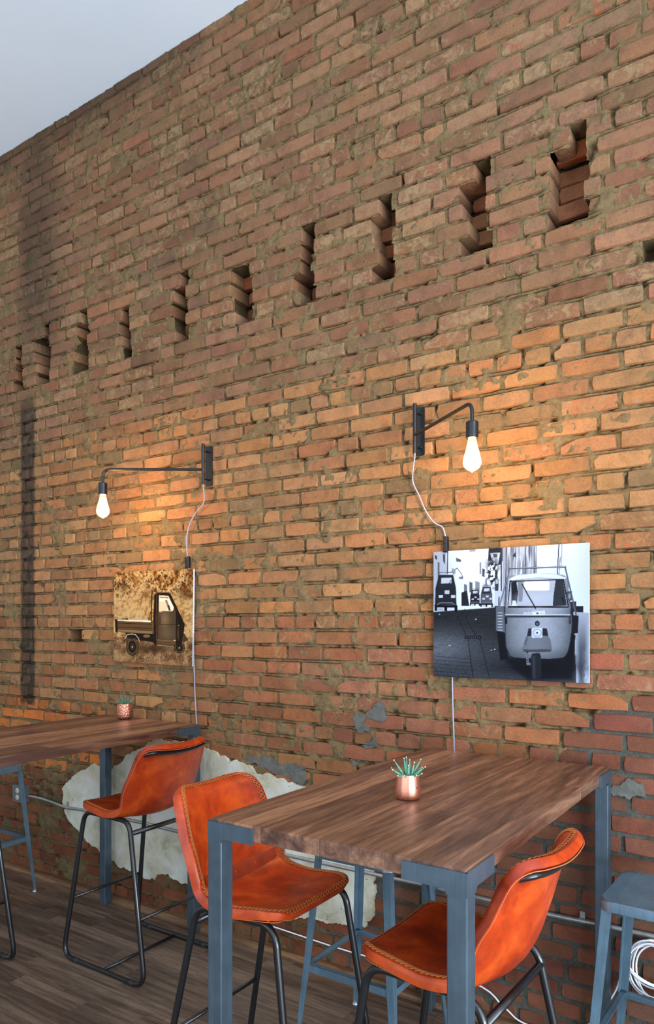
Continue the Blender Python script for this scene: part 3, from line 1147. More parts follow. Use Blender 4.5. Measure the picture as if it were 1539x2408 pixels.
def rim_points(n, inset, lift):
    """points round the rim of the shell, inset on the inner face"""
    pts = []
    hw = lambda s: half_width(s)
    loop = []
    m = 80
    for i in range(m + 1): loop.append((TOTAL * i / m, 1.0))
    for j in range(1, 12): loop.append((TOTAL, 1 - 2 * j / 12))
    for i in range(m + 1): loop.append((TOTAL * (1 - i / m), -1.0))
    for j in range(1, 12): loop.append((0.0, -1 + 2 * j / 12))
    raw = []
    for s, w in loop:
        s2 = min(max(s, inset), TOTAL - inset)
        h = half_width(s2)
        w2 = w * max(0.0, (h - inset) / h)
        p, nn = shell_point(s2, w2)
        raw.append((p + nn * lift, nn))
    L = [0.0]
    for a, b in zip(raw, raw[1:] + raw[:1]): L.append(L[-1] + (b[0] - a[0]).length)
    for k in range(n):
        d = L[-1] * k / n
        for i in range(len(raw)):
            if d <= L[i + 1]:
                t = (d - L[i]) / max(1e-9, L[i + 1] - L[i])
                a, b = raw[i], raw[(i + 1) % len(raw)]
                pts.append((a[0].lerp(b[0], t), a[1].lerp(b[1], t)))
                break
    return pts


def build_shell():
    TH = 0.031
    grid = [[shell_point(s_of(i), -1 + 2 * j / NW) for j in range(NW + 1)] for i in range(NS + 1)]
    m = MB()
    def thick(i, j):
        s = s_of(i)
        return TH * (0.75 + 0.25 * min(1, s / 0.15)) * (1.0 if s < TOTAL - 0.05 else 0.85)
    top = [[m_ for m_ in r] for r in grid]
    vs = []
    for i in range(NS + 1):
        for j in range(NW + 1): vs.append(top[i][j][0])
    base = len(vs)
    for i in range(NS + 1):
        for j in range(NW + 1):
            p, nn = top[i][j]
            vs.append(p - nn * thick(i, j))
    N1 = NW + 1
    fs = []
    for i in range(NS):
        for j in range(NW):
            a = i * N1 + j
            fs.append((a, a + N1, a + N1 + 1, a + 1))
            b = base + a
            fs.append((b, b + 1, b + N1 + 1, b + N1))
    # rim band: a bulged strip between the inner and the outer face
    loop = [(i, 0) for i in range(NS + 1)] + [(NS, j) for j in range(1, NW + 1)] + [(i, NW) for i in range(NS - 1, -1, -1)] + [(0, j) for j in range(NW - 1, 0, -1)]
    cen = Vector((-0.05, 0, 0.80))
    rings = []
    for f_, out in ((0.07, 0.003), (0.5, 0.0045), (0.95, 0.0035)):
        ring = []
        nl = len(loop)
        for q, (i, j) in enumerate(loop):
            p, nn = top[i][j]
            a_ = top[loop[q - 1][0]][loop[q - 1][1]][0]; b_ = top[loop[(q + 1) % nl][0]][loop[(q + 1) % nl][1]][0]
            tg = (b_ - a_).normalized()
            o = nn.cross(tg)
            mid = grid[NS // 2][NW // 2][0]
            ref = p - grid[min(max(i, 4), NS - 4)][min(max(j, 4), NW - 4)][0]
            if o.dot(ref) < 0: o = -o
            ring.append(len(vs)); vs.append(p - nn * thick(i, j) * f_ + o * out)
        rings.append(ring)
    t_ring = [i * N1 + j for i, j in loop]
    b_ring = [base + i * N1 + j for i, j in loop]
    allr = [t_ring] + rings + [b_ring]
    nl = len(loop)
    for A, B in zip(allr, allr[1:]):
        for q in range(nl):
            r_ = (q + 1) % nl
            fs.append((A[q], A[r_], B[r_], B[q]))
    m.add(vs, fs)
    me = m.mesh('leather_shell', True)
    bm_fix(me)
    try: me.set_sharp_from_angle(angle=R(48))
    except Exception: pass
    return me


def build_stitches():
    m = MB()
    n = 132
    ins, out = rim_points(n, 0.021, 0.0016), rim_points(n, 0.004, 0.0016)
    for k in range(n):
        a, b = ins[k][0], out[(k + 1) % n][0]
        c, d = out[k][0], ins[(k + 1) % n][0]
        for p, q in ((a, b), (c, d)):
            mid = (p + q) / 2 + ins[k][1] * 0.0012
            m.tube([p, mid, q], 0.0016, 4, cap=False)
    return m.mesh('stitching', True)


def build_edge_seam():
    m = MB()
    pts = [p - nn * 0.0305 for p, nn in rim_points(120, 0.0, 0.0)]
    m.tube(pts, 0.0015, 5, True)
    return m.mesh('edge_seam', True)


def build_seam_band():
    m = MB()
    s0, s1 = S_BEND - 0.028, S_BEND + 0.026
    vs, fs = [], []
    nj = 14
    for i in range(5):
        s = s0 + (s1 - s0) * i / 4
        for j in range(nj + 1):
            w = (-0.86 + 1.72 * j / nj)
            p, nn = shell_point(s, w)
            vs.append(p + nn * (0.003 if 0 < i < 4 else 0.0002))
    for i in range(4):
        for j in range(nj):
            a = i * (nj + 1) + j
            fs.append((a, a + 1, a + nj + 2, a + nj + 1))
    m.add(vs, fs)
    me = m.mesh('seam_band', True)
    return me


def build_rivet():
    m = MB()
    m.lathe([(0.0055, 0), (0.0052, 0.0012), (0.0035, 0.0024), (0.001, 0.0028)], 10)
    return m.mesh('rivet', True)


SHELL, STITCH, BAND, RIVET = build_shell(), build_stitches(), build_seam_band(), build_rivet()
SEAM = build_edge_seam()
TR = 0.0115


def loop_corner(f, s, z): return Vector((f, s, z))


def build_stool_proto():
    parts = []          # (name, mesh, material, [sub parts], location, rotation)
    parts.append(('leather_shell', SHELL, MAT['leather'], [('stitching', STITCH, MAT['thread'], None, 'stuff'), ('seam_band', BAND, MAT['leather_band'], None, None), ('edge_seam', SEAM, MAT['edge'], None, None)]))
    for sd in (-1, 1):
        m = MB()
        c = [(0.282, 0.2275 * sd, TR), (-0.282, 0.2275 * sd, TR), (-0.138, 0.188 * sd, 0.700), (0.172, 0.188 * sd, 0.704)]
        m.tube(arc_path(c, [0.075, 0.075, 0.055, 0.055], 8, True), TR, 10, True)
        pads = []
        for f in (0.19, -0.19):
            p = MB(); p.tube([(f + 0.02, 0.2275 * sd, TR), (f - 0.02, 0.2275 * sd, TR)], TR + 0.0012, 10)
            pads.append(('floor_pad', p.mesh('floor_pad', True), MAT['rubber'], None, None))
        parts.append(('leg_loop', m.mesh('leg_loop', True), MAT['black'], pads))

    def at(z, front):
        t = (z - TR) / (0.70 - TR)
        f = (0.282 + (0.172 - 0.282) * t) if front else (-0.282 + (-0.138 + 0.282) * t)
        return f, 0.2275 + (0.188 - 0.2275) * t
    for nm, z, front in (('footrest_bar', 0.287, True), ('stretcher', 0.285, False)):
        f, s = at(z, front)
        m = MB(); m.tube([(f, -s, z), (f, s, z)], 0.0075, 8)
        parts.append((nm, m.mesh(nm, True), MAT['black'], []))
    m = MB(); m.tube([(0.0, -0.2275, TR), (0.0, 0.2275, TR)], 0.0075, 8)
    parts.append(('stretcher', m.mesh('floor_stretcher', True), MAT['black'], []))
    for nm, f, z in (('seat_rail', -0.1485, 0.648), ('seat_rail', 0.12, 0.702)):
        m = MB(); m.tube([(f, -0.189, z), (f, 0.189, z)], TR * 0.96, 10)
        parts.append((nm, m.mesh(nm, True), MAT['black'], []))
    # hoop behind the backrest, following its outer face under the top lip
    pts = []
    def outer(s, w, off=0.030):
        p, nn = shell_point(s, w); return p - nn * off
    ss = [S_BEND + 0.02, S_BEND + 0.07, S_BEND + 0.13, S_BEND + 0.18, TOTAL - 0.085]
    for s in ss: pts.append(outer(s, 0.93, 0.014))
    for w in (0.88, 0.6, 0.3, 0.0, -0.3, -0.6, -0.88): pts.append(outer(TOTAL - 0.040, w, 0.037))
    for s in ss[::-1]: pts.append(outer(s, -0.93, 0.014))
    m = MB(); m.tube(smooth_path(pts, 4), 0.0085, 8)
    parts.append(('back_hoop', m.mesh('back_hoop', True), MAT['black'], []))
    return parts


STOOL = build_stool_proto()


def leather_stool(x, y, rz, label):
    root = empty('leather_stool', (x, y, 0), rz)
    props(root, label, 'stool', 'tan leather bar stools with black tube frames')
    for (nm, me, mat, subs) in STOOL:
        o = link(nm, me, mat, root)
        for (sn, sme, smat, _, kd) in subs:
            q = link(sn, sme, smat, o)
            if kd: q['kind'] = kd
            if sn == 'seam_band':
                for w in (-0.45, 0.0, 0.45):
                    p, nn = shell_point(S_BEND, w)
                    rv = link('rivet', RIVET, MAT['leather'], o)
                    rv.location = p + nn * 0.0025
                    rv.rotation_euler = nn.to_track_quat('Z', 'Y').to_euler()
    return root


leather_stool(-2.675, -0.405, R(180), 'orange tan leather bar stool seen from behind beside the farther table and plaster patch')
leather_stool(-1.468, -0.935, R(0), 'orange tan leather bar stool showing its seat at the left side of the nearer table')
leather_stool(-0.775, -0.985, R(178), 'orange tan leather bar stool at the right side of the nearer table, back turned right')
leather_stool(-3.370, -1.025, R(0), 'black tube framed bar stool cut off by the left edge of the picture')


# ------------------------------------------------------------------ backless steel stools
def build_steel_stool():
    parts = []
    HS, SK, ZT = 0.167, 0.030, 0.752
    rc = 0.035
    out = []
    for cx, cy, a0 in ((1, 1, 0), (-1, 1, 90), (-1, -1, 180), (1, -1, 270)):
        for k in range(7):
            a = R(a0 + 15 * k)
            out.append((cx * (HS - rc) + rc * math.cos(a), cy * (HS - rc) + rc * math.sin(a)))
    n = len(out)
    m = MB()
    rings = [(1.0, ZT - SK), (1.0, ZT - 0.004), (0.985, ZT), (0.93, ZT - 0.0008), (0.5, ZT - 0.004)]
    vs = [(x * f, y * f, z) for f, z in rings for x, y in out] + [(0, 0, ZT - 0.005)]
    fs = []
    for i in range(len(rings) - 1):
        for k in range(n): fs.append((i * n + k, i * n + (k + 1) % n, (i + 1) * n + (k + 1) % n, (i + 1) * n + k))
    b = (len(rings) - 1) * n
    for k in range(n): fs.append((b + k, b + (k + 1) % n, len(vs) - 1))
    # inner skirt so the pan has thickness seen from below
    b2 = len(vs)
    vs += [(x * 0.985, y * 0.985, ZT - SK) for x, y in out] + [(x * 0.985, y * 0.985, ZT - 0.008) for x, y in out]
    for k in range(n):
        l = (k + 1) % n
        fs.append((k, b2 + k, b2 + l, l)); fs.append((b2 + k, b2 + n + k, b2 + n + l, b2 + l))
    fs.append(tuple(b2 + n + k for k in range(n)))
    m.add(vs, fs)
    me = m.mesh('seat_pan', True)
    try: me.set_sharp_from_angle(angle=R(40))
    except Exception: pass
    welds = []
    for cx, cy in ((1, 1), (-1, 1), (-1, -1), (1, -1)):
        w = MB()
        a0 = math.degrees(math.atan2(cy, cx)) - 45
        vs = []
        for k in range(9):
            a = R(a0 + 11.25 * k)
            px, py = cx * (HS - rc) + rc * math.cos(a), cy * (HS - rc) + rc * math.sin(a)
            vs += [(px * 1.003, py * 1.003, ZT - SK), (px * 1.003, py * 1.003, ZT - 0.004), (px * 0.99, py * 0.99, ZT + 0.0006), (px * 0.94, py * 0.94, ZT + 0.0002)]
        fs = []
        for k in range(8):
            for j in range(3): fs.append((k * 4 + j, k * 4 + 4 + j, k * 4 + 5 + j, k * 4 + 1 + j))
        w.add(vs, fs)
        welds.append(('corner_weld', w.mesh('corner_weld', True), MAT['weld']))
    parts.append(('seat_pan', me, MAT['stoolsteel'], welds))
    top, bot = 0.158, 0.214
    pos = lambda z: top + (bot - top) * (1 - z / (ZT - SK))
    for cx, cy in ((1, 1), (-1, 1), (-1, -1), (1, -1)):
        m = MB()
        # tapering angle-section leg, open towards the middle of the stool
        def sect(z, w, t=0.004):
            p = pos(z)
            L = [(0, 0), (w, 0), (w, t), (t, t), (t, w), (0, w)]
            return [(cx * (p - a), cy * (p - b_), z) for a, b_ in L]
        vs = sect(0.012, 0.013) + sect(0.33, 0.027) + sect(ZT - 0.012, 0.030)
        fs = []
        for i in range(2):
            for k in range(6): fs.append((i * 6 + k, i * 6 + (k + 1) % 6, i * 6 + 6 + (k + 1) % 6, i * 6 + 6 + k))
        fs += [tuple(range(6)), tuple(range(12, 18))]
        m.add(vs, fs)
        me = m.mesh('leg', False); bm_fix(me)
        g = MB(); p0 = pos(0.0) - 0.006
        g.lathe([(0.015, 0), (0.016, 0.004), (0.009, 0.010), (0.006, 0.018)], 12, (cx * p0, cy * p0, 0))
        parts.append(('leg', me, MAT['stoolsteel'], [('foot_glide', g.mesh('foot_glide', True), MAT['weld'])]))
    zb = 0.318
    p = pos(zb)
    for ax in (0, 1):
        for sg in (-1, 1):
            m = MB(); z = zb
            q = p - 0.002
            if ax == 0: m.box(-q, q, min(sg * q, sg * (q - 0.004)), max(sg * q, sg * (q - 0.004)), z - 0.013, z + 0.013); m.box(-q, q, min(sg * q, sg * (q - 0.022)), max(sg * q, sg * (q - 0.022)), z + 0.010, z + 0.013)
            else: m.box(min(sg * q, sg * (q - 0.004)), max(sg * q, sg * (q - 0.004)), -q, q, z - 0.013, z + 0.013); m.box(min(sg * q, sg * (q - 0.022)), max(sg * q, sg * (q - 0.022)), -q, q, z + 0.010, z + 0.013)
            parts.append(('footrest_bar', m.mesh('footrest_bar'), MAT['stoolsteel'], []))
    return parts


STEEL = build_steel_stool()


def steel_stool(x, y, rz, label):
    root = empty('steel_stool', (x, y, 0), rz)
    props(root, label, 'stool', 'backless grey steel stools')
    for (nm, me, mat, subs) in STEEL:
        o = link(nm, me, mat, root)
        for (sn, sme, smat) in subs: link(sn, sme, smat, o)
    return root


steel_stool(-1.372, -0.425, R(0), 'backless grey steel stool tucked under the nearer table against the wall')
steel_stool(-0.365, -0.350, R(-2), 'backless grey steel stool at the right edge beside the coiled white cable')
steel_stool(-4.028, -0.408, R(0), 'backless grey steel stool under the farther table in front of the wall outlet')

# ------------------------------------------------------------------ wall lamps
def wall_lamp(px, tip, label, cord_up, sw, cord_down, sw_size):
    root = empty('wall_lamp', (px, 0.0, 2.30))
    props(root, label, 'lamp', 'black swing arm wall lamps with bare filament bulbs')
    L = lambda p: (p[0] - px, p[1], p[2] - 2.30)
    WY = -0.016
    # backplate with rounded ends
    m = MB()
    w, h, r = 0.024, 0.207, 0.008
    out = []
    for cx, cz, a0 in ((1, 1, 0), (-1, 1, 90), (-1, 0, 180), (1, 0, 270)):
        for k in range(5):
            a = R(a0 + 22.5 * k)
            out.append((cx * (w - r) + r * math.cos(a), (h - r if cz else r) + r * math.sin(a)))
    n_ = len(out)
    m.add([(x, WY, z) for x, z in out] + [(x, WY - 0.005, z) for x, z in out],
          [tuple(range(n_)), tuple(reversed(range(n_, 2 * n_)))] + [(i, n_ + i, n_ + (i + 1) % n_, (i + 1) % n_) for i in range(n_)])
    plate = m.build('mounting_plate', MAT['lampblack'], root); bm_fix(plate.data)
    TY = -0.062
    for z in (0.032, 0.176):
        m = MB(); m.tube([(0, WY - 0.004, z), (0, TY, z)], 0.0045, 8); m.build('standoff_pin', MAT['lampblack'], plate, True)
        m = MB(); m.tube([(0.010, WY - 0.004, z + 0.002), (0.010, WY - 0.009, z + 0.002)], 0.0042, 8); m.build('screw', MAT['lampblack'], plate, True)
    m = MB(); m.tube([(0, TY, 0.004), (0, TY, 0.212)], 0.0085, 12)
    for z in (0.062, 0.105): m.tube([(0, TY, z - 0.0008), (0, TY, z + 0.0008)], 0.0089, 12)
    m.build('pivot_tube', MAT['lampblack'], root, True, angle=40)
    za = 0.080
    tx, ty = tip[0] - px, tip[1]
    m = MB()
    path = arc_path([(0, TY, za), (tx, ty, za), (tx, ty, za - 0.105)], 0.042, 10)
    m.tube(path, 0.0068, 12)
    m.build('arm', MAT['lampblack'], root, True, angle=50)
    zs = za - 0.070
    m = MB()
    m.lathe([(0.004, 0.0), (0.0195, 0.0), (0.0225, -0.003), (0.0225, -0.060), (0.0205, -0.061), (0.0195, -0.050), (0.004, -0.050)], 28, (tx, ty, zs), False, False)
    sk = m.build('socket', MAT['lampblack'], root, True, angle=40)
    m = MB()   # rating label on the socket
    ang = R(-58)
    vs = []
    for k in range(5):
        a = ang + R(-24 + 12 * k) + 0.1
        for z in (-0.046, -0.021): vs.append((tx + 0.02275 * math.cos(a), ty + 0.02275 * math.sin(a), zs + z))
    m.add(vs, [(2 * k, 2 * k + 2, 2 * k + 3, 2 * k + 1) for k in range(4)])
    m.build('rating_label', MAT['switch'], sk)
    # teardrop bulb
    zb = zs - 0.054
    prof = [(0.0135, 0.0), (0.0145, -0.010), (0.0165, -0.022), (0.0205, -0.042), (0.0260, -0.062), (0.0305, -0.078), (0.0322, -0.088), (0.0315, -0.098),
            (0.0275, -0.108), (0.0200, -0.116), (0.0110, -0.121), (0.0045, -0.124), (0.0015, -0.128)]
    bulb = empty('bulb'); bulb.parent = root; bulb.location = (tx, ty, zb)
    m = MB(); m.lathe(prof, 32, (0, 0, 0), False, True)
    m.build('glass_envelope', MAT['glass'], bulb, True)
    m = MB(); m.lathe([(0.0135, 0.006), (0.0138, -0.006), (0.012, -0.008)], 24)
    m.build('bulb_cap', MAT['weld'], bulb, True)
    m = MB()
    for k in range(8):
        a, b_ = 2 * math.pi * k / 8, 2 * math.pi * (k + 0.5) / 8
        m.tube([(0.006 * math.cos(a), 0.006 * math.sin(a), -0.022), (0.0125 * math.cos(a), 0.0125 * math.sin(a), -0.055), (0.0165 * math.cos(b_), 0.0165 * math.sin(b_), -0.090), (0.012 * math.cos(b_), 0.012 * math.sin(b_), -0.101)], 0.0024, 6)
    m.build('filament', MAT['filament'], bulb, True)
    d = bpy.data.lights.new('bulb_glow', 'POINT')
    d.energy = BULB_POWER; d.color = (1.0, 0.62, 0.26); d.shadow_soft_size = 0.022
    lo = bpy.data.objects.new('bulb_glow', d); COL.objects.link(lo); lo.parent = bulb; lo.location = (0, 0, -0.06)
    # braided cord down to the switch and on to the table
    m = MB(); m.tube(smooth_path([L((px, TY, 2.306))] + [L(p) for p in cord_up], 6), 0.0032, 8); m.build('cord', MAT['cord'], root, True)
    m = MB(); m.tube(smooth_path([L(p) for p in cord_down], 6), 0.0032, 8); m.build('cord', MAT['cord'], root, True)
    sx, sy, sz = L(sw)
    m = MB(); a, b_, c = sw_size
    m.box(sx - a, sx + a, sy - b_, sy + b_, sz - c, sz + c)
    s = m.build('inline_switch', MAT['switch'], root); bevel(s, 0.004, 2)
    m = MB(); m.lathe([(0.006, 0), (0.006, 0.002), (0.003, 0.004)], 12)
    bt = m.build('switch_button', MAT['rubber'], s, True); bt.location = (sx, sy - b_, sz + c * 0.3); bt.rotation_euler = (R(90), 0, 0)
    return root


wall_lamp(-1.382, (-1.006, -0.352), 'black swing arm wall lamp with glowing bulb above the black and white print',
          [(-1.384, -0.058, 2.289), (-1.402, -0.040, 2.231), (-1.404, -0.034, 2.186), (-1.378, -0.03, 2.13), (-1.348, -0.03, 2.064), (-1.309, -0.03, 2.011), (-1.270, -0.03, 1.987), (-1.257, -0.03, 1.947), (-1.254, -0.03, 1.925)],
          (-1.253, -0.034, 1.915), [(-1.251, -0.03, 1.90), (-1.240, -0.022, 1.75), (-1.232, -0.022, 1.50), (-1.228, -0.026, 1.368), (-1.223, -0.03, 1.215), (-1.217, -0.03, 1.06), (-1.215, -0.03, 0.80), (-1.21, -0.032, 0.52)],
          (0.0105, 0.010, 0.033))
wall_lamp(-2.594, (-3.018, -0.352), 'black swing arm wall lamp with glowing bulb above the sepia print',
          [(-2.596, -0.058, 2.295), (-2.602, -0.045, 2.241), (-2.622, -0.036, 2.203), (-2.668, -0.032, 2.174), (-2.717, -0.03, 2.117), (-2.742, -0.03, 2.048), (-2.742, -0.03, 1.985), (-2.735, -0.03, 1.945)],
          (-2.731, -0.034, 1.912), [(-2.729, -0.03, 1.885), (-2.716, -0.021, 1.75), (-2.703, -0.021, 1.60), (-2.694, -0.03, 1.50), (-2.690, -0.03, 1.38), (-2.68, -0.03, 1.18), (-2.665, -0.03, 0.992), (-2.66, -0.03, 0.75), (-2.655, -0.032, 0.52)],
          (0.014, 0.010, 0.031))


# ------------------------------------------------------------------ prints on the wall
class Canvas:
    """small painter: the photograph printed on a panel, drawn shape by shape"""
    def __init__(self, w, h, corners):
        self.w, self.h = w, h
        self.img = np.zeros((h, w, 3))
        self.yy, self.xx = np.mgrid[0:h, 0:w] + 0.5
        # drawing coordinates -> panel coordinates (projective map from four corners)
        src = corners
        dst = [(0, 0), (w, 0), (w, h), (0, h)]
        A, B = [], []
        for (x, y), (u, v) in zip(src, dst):
            A.append([x, y, 1, 0, 0, 0, -u * x, -u * y]); B.append(u)
            A.append([0, 0, 0, x, y, 1, -v * x, -v * y]); B.append(v)
        self.Hm = np.append(np.linalg.solve(np.array(A, float), np.array(B, float)), 1).reshape(3, 3)
        Hi = np.linalg.inv(self.Hm)
        d = Hi[2, 0] * self.xx + Hi[2, 1] * self.yy + Hi[2, 2]
        self.X = (Hi[0, 0] * self.xx + Hi[0, 1] * self.yy + Hi[0, 2]) / d
        self.Y = (Hi[1, 0] * self.xx + Hi[1, 1] * self.yy + Hi[1, 2]) / d

    def put(self, mask, col):
        col = np.asarray(col, float)
        if col.ndim == 1: col = col[None, None]
        self.img = self.img * (1 - mask[..., None]) + col * mask[..., None]

    def spoly(self, pts, col, a=1.0, soft=1.2):
        n = len(pts); out = []
        for i in range(n):
            p = [np.array(pts[(i + k) % n], float) for k in (-1, 0, 1, 2)]
            for j in range(5):
                t = j / 5
                out.append(tuple(0.5 * (2 * p[1] + (p[2] - p[0]) * t + (2 * p[0] - 5 * p[1] + 4 * p[2] - p[3]) * t * t + (3 * p[1] - p[0] - 3 * p[2] + p[3]) * t ** 3)))
        self.poly(out, col, a, soft)

    def poly(self, pts, col, a=1.0, soft=1.2):
        """anti-aliased polygon in drawing coordinates"""
        P = np.array(pts, float)
        n = len(P)
        inside = np.zeros(self.X.shape, bool)
        dist = np.full(self.X.shape, 1e9)
        for i in range(n):
            x0, y0 = P[i]; x1, y1 = P[(i + 1) % n]
            c = (y0 > self.Y) != (y1 > self.Y)
            with np.errstate(divide='ignore', invalid='ignore'):
                xi = (x1 - x0) * (self.Y - y0) / (y1 - y0 if y1 != y0 else 1e-9) + x0
            inside ^= c & (self.X < xi)
            dx, dy = x1 - x0, y1 - y0
            t = np.clip(((self.X - x0) * dx + (self.Y - y0) * dy) / max(1e-9, dx * dx + dy * dy), 0, 1)
            dist = np.minimum(dist, np.hypot(self.X - x0 - t * dx, self.Y - y0 - t * dy))
        sd = np.where(inside, dist, -dist)
        self.put(np.clip(sd / (soft * 2) + 0.5, 0, 1) * a, col)

    def line(self, pts, wd, col, a=1.0, soft=1.2):
        dist = np.full(self.X.shape, 1e9)
        for (x0, y0), (x1, y1) in zip(pts, pts[1:]):
            dx, dy = x1 - x0, y1 - y0
            t = np.clip(((self.X - x0) * dx + (self.Y - y0) * dy) / max(1e-9, dx * dx + dy * dy), 0, 1)
            dist = np.minimum(dist, np.hypot(self.X - x0 - t * dx, self.Y - y0 - t * dy))
        self.put(np.clip((wd / 2 - dist) / (soft * 2) + 0.5, 0, 1) * a, col)

    def ell(self, cx, cy, rx, ry, col, a=1.0, soft=1.5):
        d = (1 - np.hypot((self.X - cx) / rx, (self.Y - cy) / ry)) * min(rx, ry)
        self.put(np.clip(d / (soft * 2) + 0.5, 0, 1) * a, col)

    def blob(self, cx, cy, rx, ry, col, a=1.0):
        self.put(np.exp(-((self.X - cx) / rx) ** 2 - ((self.Y - cy) / ry) ** 2) * a, col)


def g(v, t=0.0):
    """grey with the cool tint of the print"""
    v = v * 0.82
    return (v * 0.86, v * 0.97, min(1.0, v * 1.14 + 0.012))


def paint_street():
    c = Canvas(330, 274, [(45, 152), (1448, 66), (1448, 1330), (45, 1272)])
    X, Y = c.X, c.Y
    fine = fbm(X / 7, Y / 7, 9, 3); big = fbm(X / 60, Y / 60, 4, 4)
    c.img[:] = np.array(g(0.86))
    # sky and pale house fronts
    c.put(np.clip((X - 240) / 60, 0, 1) * np.clip((560 - X) / 30, 0, 1), g(0.93))
    c.poly([(45, 140), (165, 140), (165, 640), (45, 640)], g(0.66))
    c.put(np.clip((260 - X) / 220, 0, 1) * 0.25, g(0.4))
    c.poly([(60, 180), (78, 190), (78, 225), (60, 215)], g(0.12)); c.poly([(85, 245), (100, 250), (100, 400), (85, 400)], g(0.2))
    c.poly([(132, 170), (152, 180), (150, 265), (134, 240)], g(0.16)); c.line([(176, 110), (172, 350)], 9, g(0.10))
    c.poly([(250, 205), (300, 225), (290, 245), (252, 240)], g(0.22)); c.poly([(370, 130), (430, 125), (425, 150), (375, 155)], g(0.5))
    c.line([(210, 330), (260, 300), (300, 350), (312, 390)], 6, g(0.15)); c.poly([(275, 380), (315, 375), (310, 398), (280, 398)], g(0.3))
    c.poly([(212, 300), (246, 310), (246, 350), (214, 345)], g(0.45))
    c.poly([(462, 250), (478, 245), (478, 350), (464, 355)], g(0.4)); c.poly([(488, 300), (512, 310), (508, 380), (486, 370)], g(0.18))
    for x0, x1, y0, y1, v in ((322, 350, 440, 560, 0.3), (372, 400, 420, 520, 0.22), (425, 465, 415, 520, 0.4), (500, 540, 440, 520, 0.6), (515, 530, 395, 450, 0.3)):
        c.poly([(x0, y0), (x1, y0 + 12), (x1, y1), (x0, y1)], g(v))
    # dark balcony and foliage by the corner
    c.poly([(545, 120), (690, 110), (690, 200), (650, 270), (540, 270)], g(0.08))
    c.poly([(560, 165), (650, 160), (640, 225), (575, 228)], g(0.72)); c.poly([(585, 170), (625, 170), (622, 205), (592, 205)], g(0.2))
    c.poly([(540, 235), (640, 225), (632, 262), (545, 270)], g(0.8)); c.line([(660, 105), (660, 640)], 14, g(0.14))
    lm = np.clip((fbm(X / 22, Y / 22, 31, 3) - 0.46) * 14, 0, 1) * np.exp(-((X - 580) / 55) ** 2 - ((Y - 340) / 110) ** 2 * 0.8)
    c.put(np.clip(lm * 1.6, 0, 1), g(0.07))
    c.poly([(600, 395), (636, 395), (634, 505), (602, 505)], g(0.12)); c.poly([(606, 400), (632, 400), (630, 440), (608, 440)], g(0.6))
    c.poly([(600, 505), (700, 505), (690, 650), (596, 650)], g(0.72)); c.line([(640, 560), (636, 645)], 10, g(0.12))
    # boarded wall behind the van
    c.poly([(672, 90), (705, 88), (705, 620), (672, 640)], g(0.55)); c.line([(707, 85), (700, 480)], 9, g(0.07))
    st = fbm(X / 9, Y / 140, 12, 3)
    wood = np.clip((X - 708) / 4, 0, 1) * np.clip((985 - X) / 6, 0, 1) * np.clip((620 - Y) / 10, 0, 1)
    c.put(wood, np.stack([(0.22 + 0.75 * np.clip(st * 1.4 - 0.32, 0, 1))] * 3, -1) * np.array(g(1.0)))
    c.poly([(760, 190), (795, 145), (793, 205)], g(0.1)); c.line([(790, 100), (786, 350)], 5, g(0.2)); c.line([(880, 100), (876, 350)], 14, g(0.16), 0.7)
    c.put(np.clip((X - 985) / 6, 0, 1), g(0.86))
    c.put(np.clip((X - 1280) / 160, 0, 1) * np.clip((900 - Y) / 500, 0, 1) * 0.35, g(0.6))
    c.line([(1180, 80), (1166, 360)], 9, g(0.08)); c.line([(1208, 80), (1200, 300)], 5, g(0.3)); c.line([(1192, 200), (1180, 360)], 6, g(0.12))
    # street
    gm = np.clip((Y - (690 - 0.075 * (X - 45))) / 8, 0, 1) * np.clip((1340 - X) / 8, 0, 1)
    shade = 0.05 + 0.14 * np.exp(-((X - 80) / 330) ** 2 - ((Y - 1010) / 150) ** 2) + 0.06 * np.clip((Y - 800) / 500, 0, 1)
    shade = shade * (0.65 + 0.7 * fine) + 0.03 * (fbm(X / 60, Y / 4, 21, 2) - 0.4)
    c.put(gm, np.clip(shade, 0.015, 1)[..., None] * np.array([0.86, 0.98, 1.16]))
    c.poly([(600, 640), (1400, 640), (1400, 760), (600, 760)], g(0.05))
    for k in range(7):
        yb = 1120 + k * 34
        c.line([(45, yb - 30), (390 + k * 6, yb)], 4, g(0.035), 0.7)
        c.line([(60 + k * 40, 1180), (100 + k * 46, 1290)], 3, g(0.035), 0.5)
    c.line([(330, 670), (268, 740), (330, 880), (360, 940), (405, 1290)], 6, g(0.03)); c.line([(385, 670), (335, 745), (425, 900), (470, 950), (556, 1300)], 6, g(0.03))
    for k in range(6): c.line([(560, 1180 + k * 24), (900, 1200 + k * 26)], 3, g(0.04), 0.6)
    c.poly([(325, 910), (470, 905), (485, 935), (330, 935)], g(0.012))
    for k in range(8): c.line([(338 + k * 17, 912), (345 + k * 17, 932)], 6, g(0.16))
    c.line([(60, 742), (160, 742)], 6, g(0.02))
    for x_, y_ in ((430, 760), (100, 716), (192, 996), (570, 1038), (600, 1030)): c.ell(x_, y_, 7, 4, g(0.75))
    # kerb wall at the right
    c.poly([(1310, 690), (1448, 700), (1448, 1330), (1395, 1330), (1330, 1160)], g(0.55))
    c.put(np.clip((X - 1330) / 40, 0, 1) * np.clip((1450 - X) / 40, 0, 1) * np.clip((Y - 720) / 300, 0, 1) * 0.75, g(0.10))
    c.put(np.clip((X - 1385) / 40, 0, 1) * np.clip((Y - 1000) / 250, 0, 1) * np.clip(fbm(X / 8, Y / 30, 3, 2) * 1.5 - 0.2, 0, 1), g(0.7))

